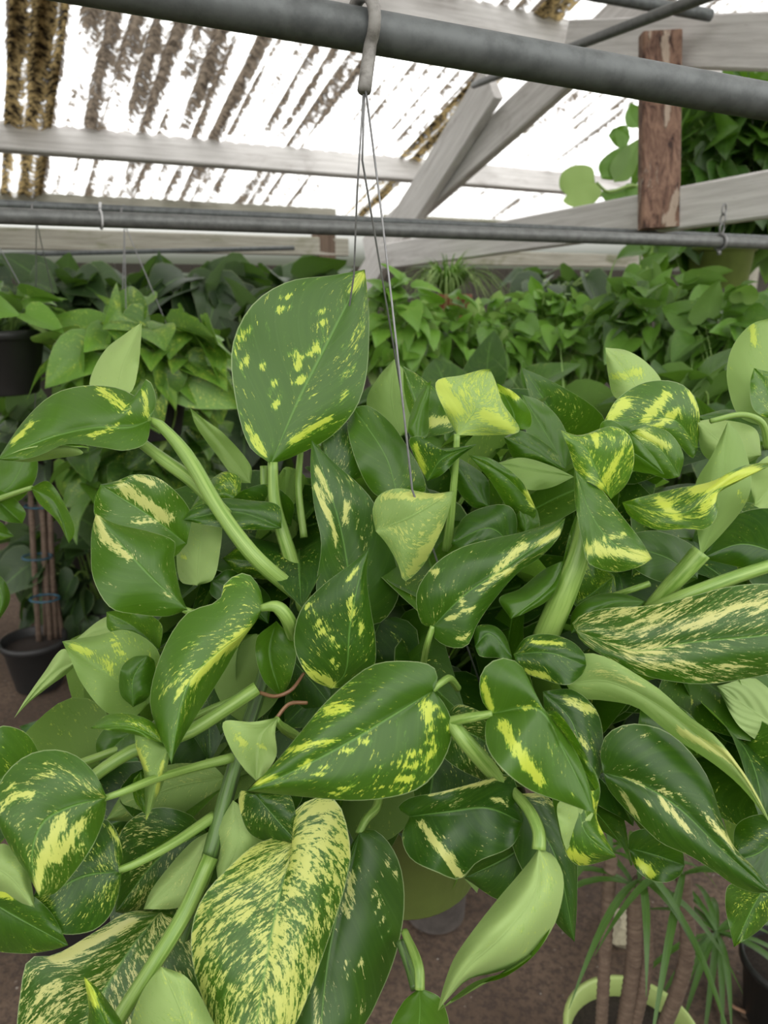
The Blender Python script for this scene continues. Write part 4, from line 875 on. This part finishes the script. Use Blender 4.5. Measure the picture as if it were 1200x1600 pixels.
# hanging plant upper right
hp = QA.lerp(QB, 0.94)
c0 = P(1126, 402, 3.2)
ur = thing('hanging_plant', (c0.x, c0.y, c0.z-.14), 'dark glossy plant in an olive green pot hung above the right-hand beam', 'plant')
pot(ur, (c0.x, c0.y, c0.z-.125), .132, .115, .17, POTG)
bush(ur, P(1150, 265, 3.25), (.36, .25, .33), 240, .19, (.0, .4, .8, .12), 77, core=.25, up=.35)
hl(ur, [(930,285),(905,290),(885,305)], [(940,300),(925,320),(898,324),(880,315)], [(925,262),(900,258),(878,270),(874,292)], d=2.95, var=0, lime=1, tone=.9, mat=LEAFBG, under=True, pet=[(932,285,2.95),(950,300,2.97),(990,290,3.0),(1050,320,3.1)], prad=(2,3,3))
for q in ([(940,280),(965,250),(985,225)], [(960,285),(985,250),(1000,215)], [(1000,325),(960,310),(935,300)], [(985,215),(960,200),(950,212)], [(1000,290),(985,310),(968,330)], [(1000,200),(985,180),(985,160)]):
    (x0,y0),(x1,y1),(x2,y2) = q; dx, dy = x2-x0, y2-y0; l = math.hypot(dx, dy)+1; nx, ny = -dy/l, dx/l
    hl(ur, q, [(x0+dx*.2+nx*18, y0+dy*.2+ny*18), (x0+dx*.6+nx*16, y0+dy*.6+ny*16)], [(x0+dx*.2-nx*18, y0+dy*.2-ny*18), (x0+dx*.6-nx*16, y0+dy*.6-ny*16)], d=3.0, var=0, tone=.6, mat=LEAFBG, under=(x0 % 3 == 0))
for k in range(5):
    r = random.Random(k+5); pts = [P(1080-20*k, 370+5*k, 3.1), P(1040-10*k, 400+8*k, 3.0), P(1010-8*k, 430+10*k, 2.95)]
    m = MB(); m.tube(pts, .005, 6); m.build('trailing_stem', STEM, ur)
    heart_m = MB()
    for j in range(3):
        heart(heart_m, pts[2-j]+rv(r)*.03, rv(r)+Vector((-.4, -.3, -.6)), Vector((0, -.6, 1)), .10, j, .3, .3)
    o = heart_m.build('foliage', LEAFBG, ur); o.color = (.1, .2*k, .8, .55)
m = MB()
rimc = Vector((c0.x, c0.y, c0.z+.045))
topc = T(1120, 300, -.02)
for k, s in enumerate((-1, 1)):
    mm = MB(); mm.tube([rimc+Vector((s*.13, 0, 0)), rimc+Vector((s*.05, -.02, .5)), Vector((c0.x, c0.y, c0.z+.78))], .0015, 5); mm.build('wire', WIRE, ur)
mm = MB(); hz = c0.z+.78
mm.tube([Vector((c0.x, c0.y, hz)), Vector((c0.x+.02, c0.y, hz+.06)), Vector((c0.x, c0.y, hz+.11))], .003, 6); mm.build('hook', WIRE, ur)
# chain clip on the light grey pipe
q = QA.lerp(QB, 1.0-0.066); q = P(1121, 378, 1.87)
k = (q-QA).dot(QB-QA)/(QB-QA).length_squared; q = QA.lerp(QB, k)
cl = MB()
for i in range(12):
    pass
ringp = [q+(NN*math.cos(a)+Z*math.sin(a))*.0175 for a in [2*math.pi*i/20 for i in range(21)]]
cl.tube(ringp, .004, 8, False)
for j in range(3):
    cc = q+Z*(.03+.022*j); rr = [cc+((NN if j % 2 else DD)*math.cos(a)*.007+Z*math.sin(a)*.013) for a in [2*math.pi*i/12 for i in range(13)]]
    cl.tube(rr, .002, 6, False)
cl.tube([q-Z*.018, q-Z*.03], .005, 8)
tag(cl.build('pipe_clip', WIRE), 'small metal clip and chain links on the light grey pipe before the green pot', 'clip')
# zip tie
zt_ = MB(); zc = P(156, 343, 1.36); k = (zc-QA).dot(QB-QA)/(QB-QA).length_squared; zc = QA.lerp(QB, k)
zt_.tube([zc+(NN*math.cos(a)+Z*math.sin(a))*.0155 for a in [2*math.pi*i/20 for i in range(21)]], .002, 6, False)
zt_.tube([zc+Z*.014, zc+Z*.028+DD*.002], .0025, 6)
tag(zt_.build('cable_tie', simple('pale_tie', (.5, .5, .5), .5)), 'pale tie round the light grey pipe near the left', 'tie')

# ------------------------------------------------------------ on the ground
# canes in a black pot, left
pc = P(62, 1075, 3.0); pc.z = 0
k = 1.5/ (CO-P(62, 1075, 1)).z; pg = CO+ray(62, 1070)*(1.5/(-ray(62, 1070).z)); 
ct = thing('caned_plant', pg, 'black pot holding a bundle of thin brown canes, on the ground at left', 'plant')
pot(ct, pg, .115, .085, .20, POTK)
dg = (pg-CO).dot(FW)
for i, (x0, x1) in enumerate([(60, 45), (78, 62), (86, 75), (100, 52), (70, 68)]):
    a = P(x0, 1010, dg-.02+.02*i); b = P(x1, 720, dg-.1); m = MB(); m.tube([a-Z*.05, a.lerp(b, .5), b], .011, 8)
    m.build('cane', CANE, ct)
for (x, y) in ((62, 790), (58, 870), (70, 935)):
    q = P(x, y, dg-.08); m = MB(); m.tube([q+Vector((.055*math.cos(a), .04*math.sin(a), 0)) for a in [2*math.pi*i/16 for i in range(17)]], .004, 6, False); m.build('tie', TIE, ct)
bush(ct, P(40, 660, dg), (.3, .2, .12), 50, .16, (.0, .4, .5, .1), 91)

# grey upturned pot under the plant
q = CO+ray(680, 1425)*(1.5/(-ray(680, 1425).z))
g_ = MB(); q.z = 0
g_.lathe(q, [(.070, 0), (.073, .004), (.077, .125), (.083, .127), (.084, .15), (.078, .151), (.072, .02), (.001, .02)])
g0 = CO+ray(682, 1440)*(1.5/(-ray(682, 1440).z))
o = g_.build('plant_pot', POTGR); tag(o, 'dusty grey pot on the soil beneath the hanging green pot', 'pot')

# dracaenas in the lime pot, bottom right
dp = CO+ray(985, 1640)*((1.5-.17)/(-ray(985, 1640).z)); dp.z = 0
dr = thing('dragon_tree', dp, 'dragon tree with ringed brown trunks and narrow leaves in a lime green pot', 'plant')
pot(dr, dp, .115, .085, .21, POTL)
rimd = (Vector((dp.x, dp.y, .2))-CO).dot(FW)
def ringed(pts, r, parent):
    m = MB(); n = 90; P3 = []; rr = []
    for i in range(n+1):
        u = i/n; p = cr([tuple(a) for a in pts], u); P3.append(Vector(p)); rr.append(r*(1+.10*((i*1.0) % 3 == 0)))
    m.tube(P3, rr, 10); return m.build('trunk', CANE, parent)
heads = []
for (x0, x1, x2, yt, r) in [(948, 945, 955, 1330, .010), (985, 990, 992, 1385, .0125), (1008, 1010, 1000, 1375, .011), (1068, 1072, 1068, 1365, .012)]:
    a = P(x0, 1610, rimd-.03); a.z = .17; sx_ = dp.x+(a.x-dp.x)*.75; a.x = sx_
    b = P(x1, 1500, rimd-.12); c = P(x2, yt, rimd-.17)
    a = Vector((b.x*.7+dp.x*.3, dp.y*.8+b.y*.2, .17))
    ringed([a, b, c], r, dr); heads.append(c)
def blade(mb, p, d, L, w, k, dr_=.5):
    d = d.normalized(); s = d.cross(Z); s = s.normalized() if s.length > .05 else Vector((1, 0, 0)); v = []; uv = []
    for i in range(10):
        u = i/9; q = p+d*L*u-Z*L*dr_*u*u; w2 = w*math.sin(math.pi*min(.98, .18+u*.8))
        v += [q-s*w2, q-Z*w2*.2, q+s*w2]; uv += [(k+.01, u), (k+.5, u), (k+.99, u)]
    mb.add(v, [(i*3+j, i*3+j+1, (i+1)*3+j+1, (i+1)*3+j) for i in range(9) for j in range(2)], uv)
r = random.Random(3)
for hh in heads:
    for k in range(5):
        a = r.random()*6.28; mb = MB(); blade(mb, hh, Vector((math.cos(a), math.sin(a), .35+.5*r.random())), .17+.1*r.random(), .006, 0, .9)
        o = mb.build('leaf', LEAFBG, dr); o.color = (0, .2, .3, .12)
# second dragon tree at right
dq = CO+ray(1150, 1700)*(1.45/(-ray(1150, 1700).z)); dq = P(1185, 1800, 1.75); dq.z = 0
dr2 = thing('dragon_tree', dq, 'low dragon tree with a starburst of dark narrow leaves at the bottom right', 'plant')
pot(dr2, dq, .10, .08, .16, POTK)
hd = P(1120, 1460, 1.62)
ringed([Vector((dq.x, dq.y, .13)), P(1140, 1600, 1.68), hd], .014, dr2)
for k in range(20):
    a = r.random()*6.28; mb = MB(); blade(mb, hd+Z*.01*r.random(), Vector((math.cos(a), math.sin(a), .1+.6*r.random())), .17+.1*r.random(), .0065, 0, .75)
    o = mb.build('leaf', LEAFBG, dr2); o.color = (0, .5, .3, .10)
# stone, twigs
q = CO+ray(970, 1460)*(1.5/(-ray(970, 1460).z)); m = MB(); v = []
bm_c = Vector((q.x, q.y, .02)); rr_ = random.Random(2)
prof = [(.001, -.02), (.035, -.02), (.05, -.004), (.046, .016), (.03, .026), (.001, .028)]
m.lathe(bm_c, prof, 9); m.v = [tuple(Vector(p)+rv(rr_)*.004) for p in m.v]
tag(m.build('stone', STONE, smooth=False), 'pale yellowish stone on the soil behind the dragon tree trunks', 'stone')
for i, (a, b, c, lab) in enumerate([((1115,1500),(1128,1525),(1120,1560),'curved pinkish dead leaf stalk on the soil at bottom right'), ((1120,1550),(1145,1572),(1168,1583),'thin pale bent twig on the soil at bottom right')]):
    m = MB(); g3 = [CO+ray(*s_)*(1.49/(-ray(*s_).z)) for s_ in (a, b, c)]; m.tube([Vector(cr([tuple(p) for p in g3], u/10)) for u in range(11)], .004, 6); tag(m.build('twig', TWIG), lab, 'twig')
# dark lily leaves near the soil at lower left
dl = CO+ray(110, 1250)*(1.5/(-ray(110, 1250).z)); dl = P(90, 1230, 1.7); dl.z = 0
t = thing('peace_lily', dl, 'dark broad-leaved peace lily low on the ground at lower left', 'plant')
pot(t, dl, .12, .09, .2, POTK)
for (x0,y0,x1,y1,wd) in [(150,1180,30,1135,34),(60,1190,170,1130,30),(60,1210,330,1150,34),(300,1220,360,1120,36),(40,1200,-40,1160,30),(210,1210,110,1260,30)]:
    dx, dy = x1-x0, y1-y0; l = math.hypot(dx, dy); nx, ny = -dy/l, dx/l
    hl(t, [(x0,y0),((x0+x1)/2+nx*6,(y0+y1)/2+ny*6-8),(x1,y1)], [(x0+dx*.3+nx*wd, y0+dy*.3+ny*wd),(x0+dx*.7+nx*wd*.8, y0+dy*.7+ny*wd*.8)], [(x0+dx*.3-nx*wd, y0+dy*.3-ny*wd),(x0+dx*.7-nx*wd*.8, y0+dy*.7-ny*wd*.8)], d=(1.35,1.3,1.35), var=0, tone=.1, mat=LILY, pet=[(x0,y0,1.35),(100,1240,1.6),(90,1290,1.75)], prad=(4,4,4), wav=.01)
print('leaves', LEAFCOUNT[0])
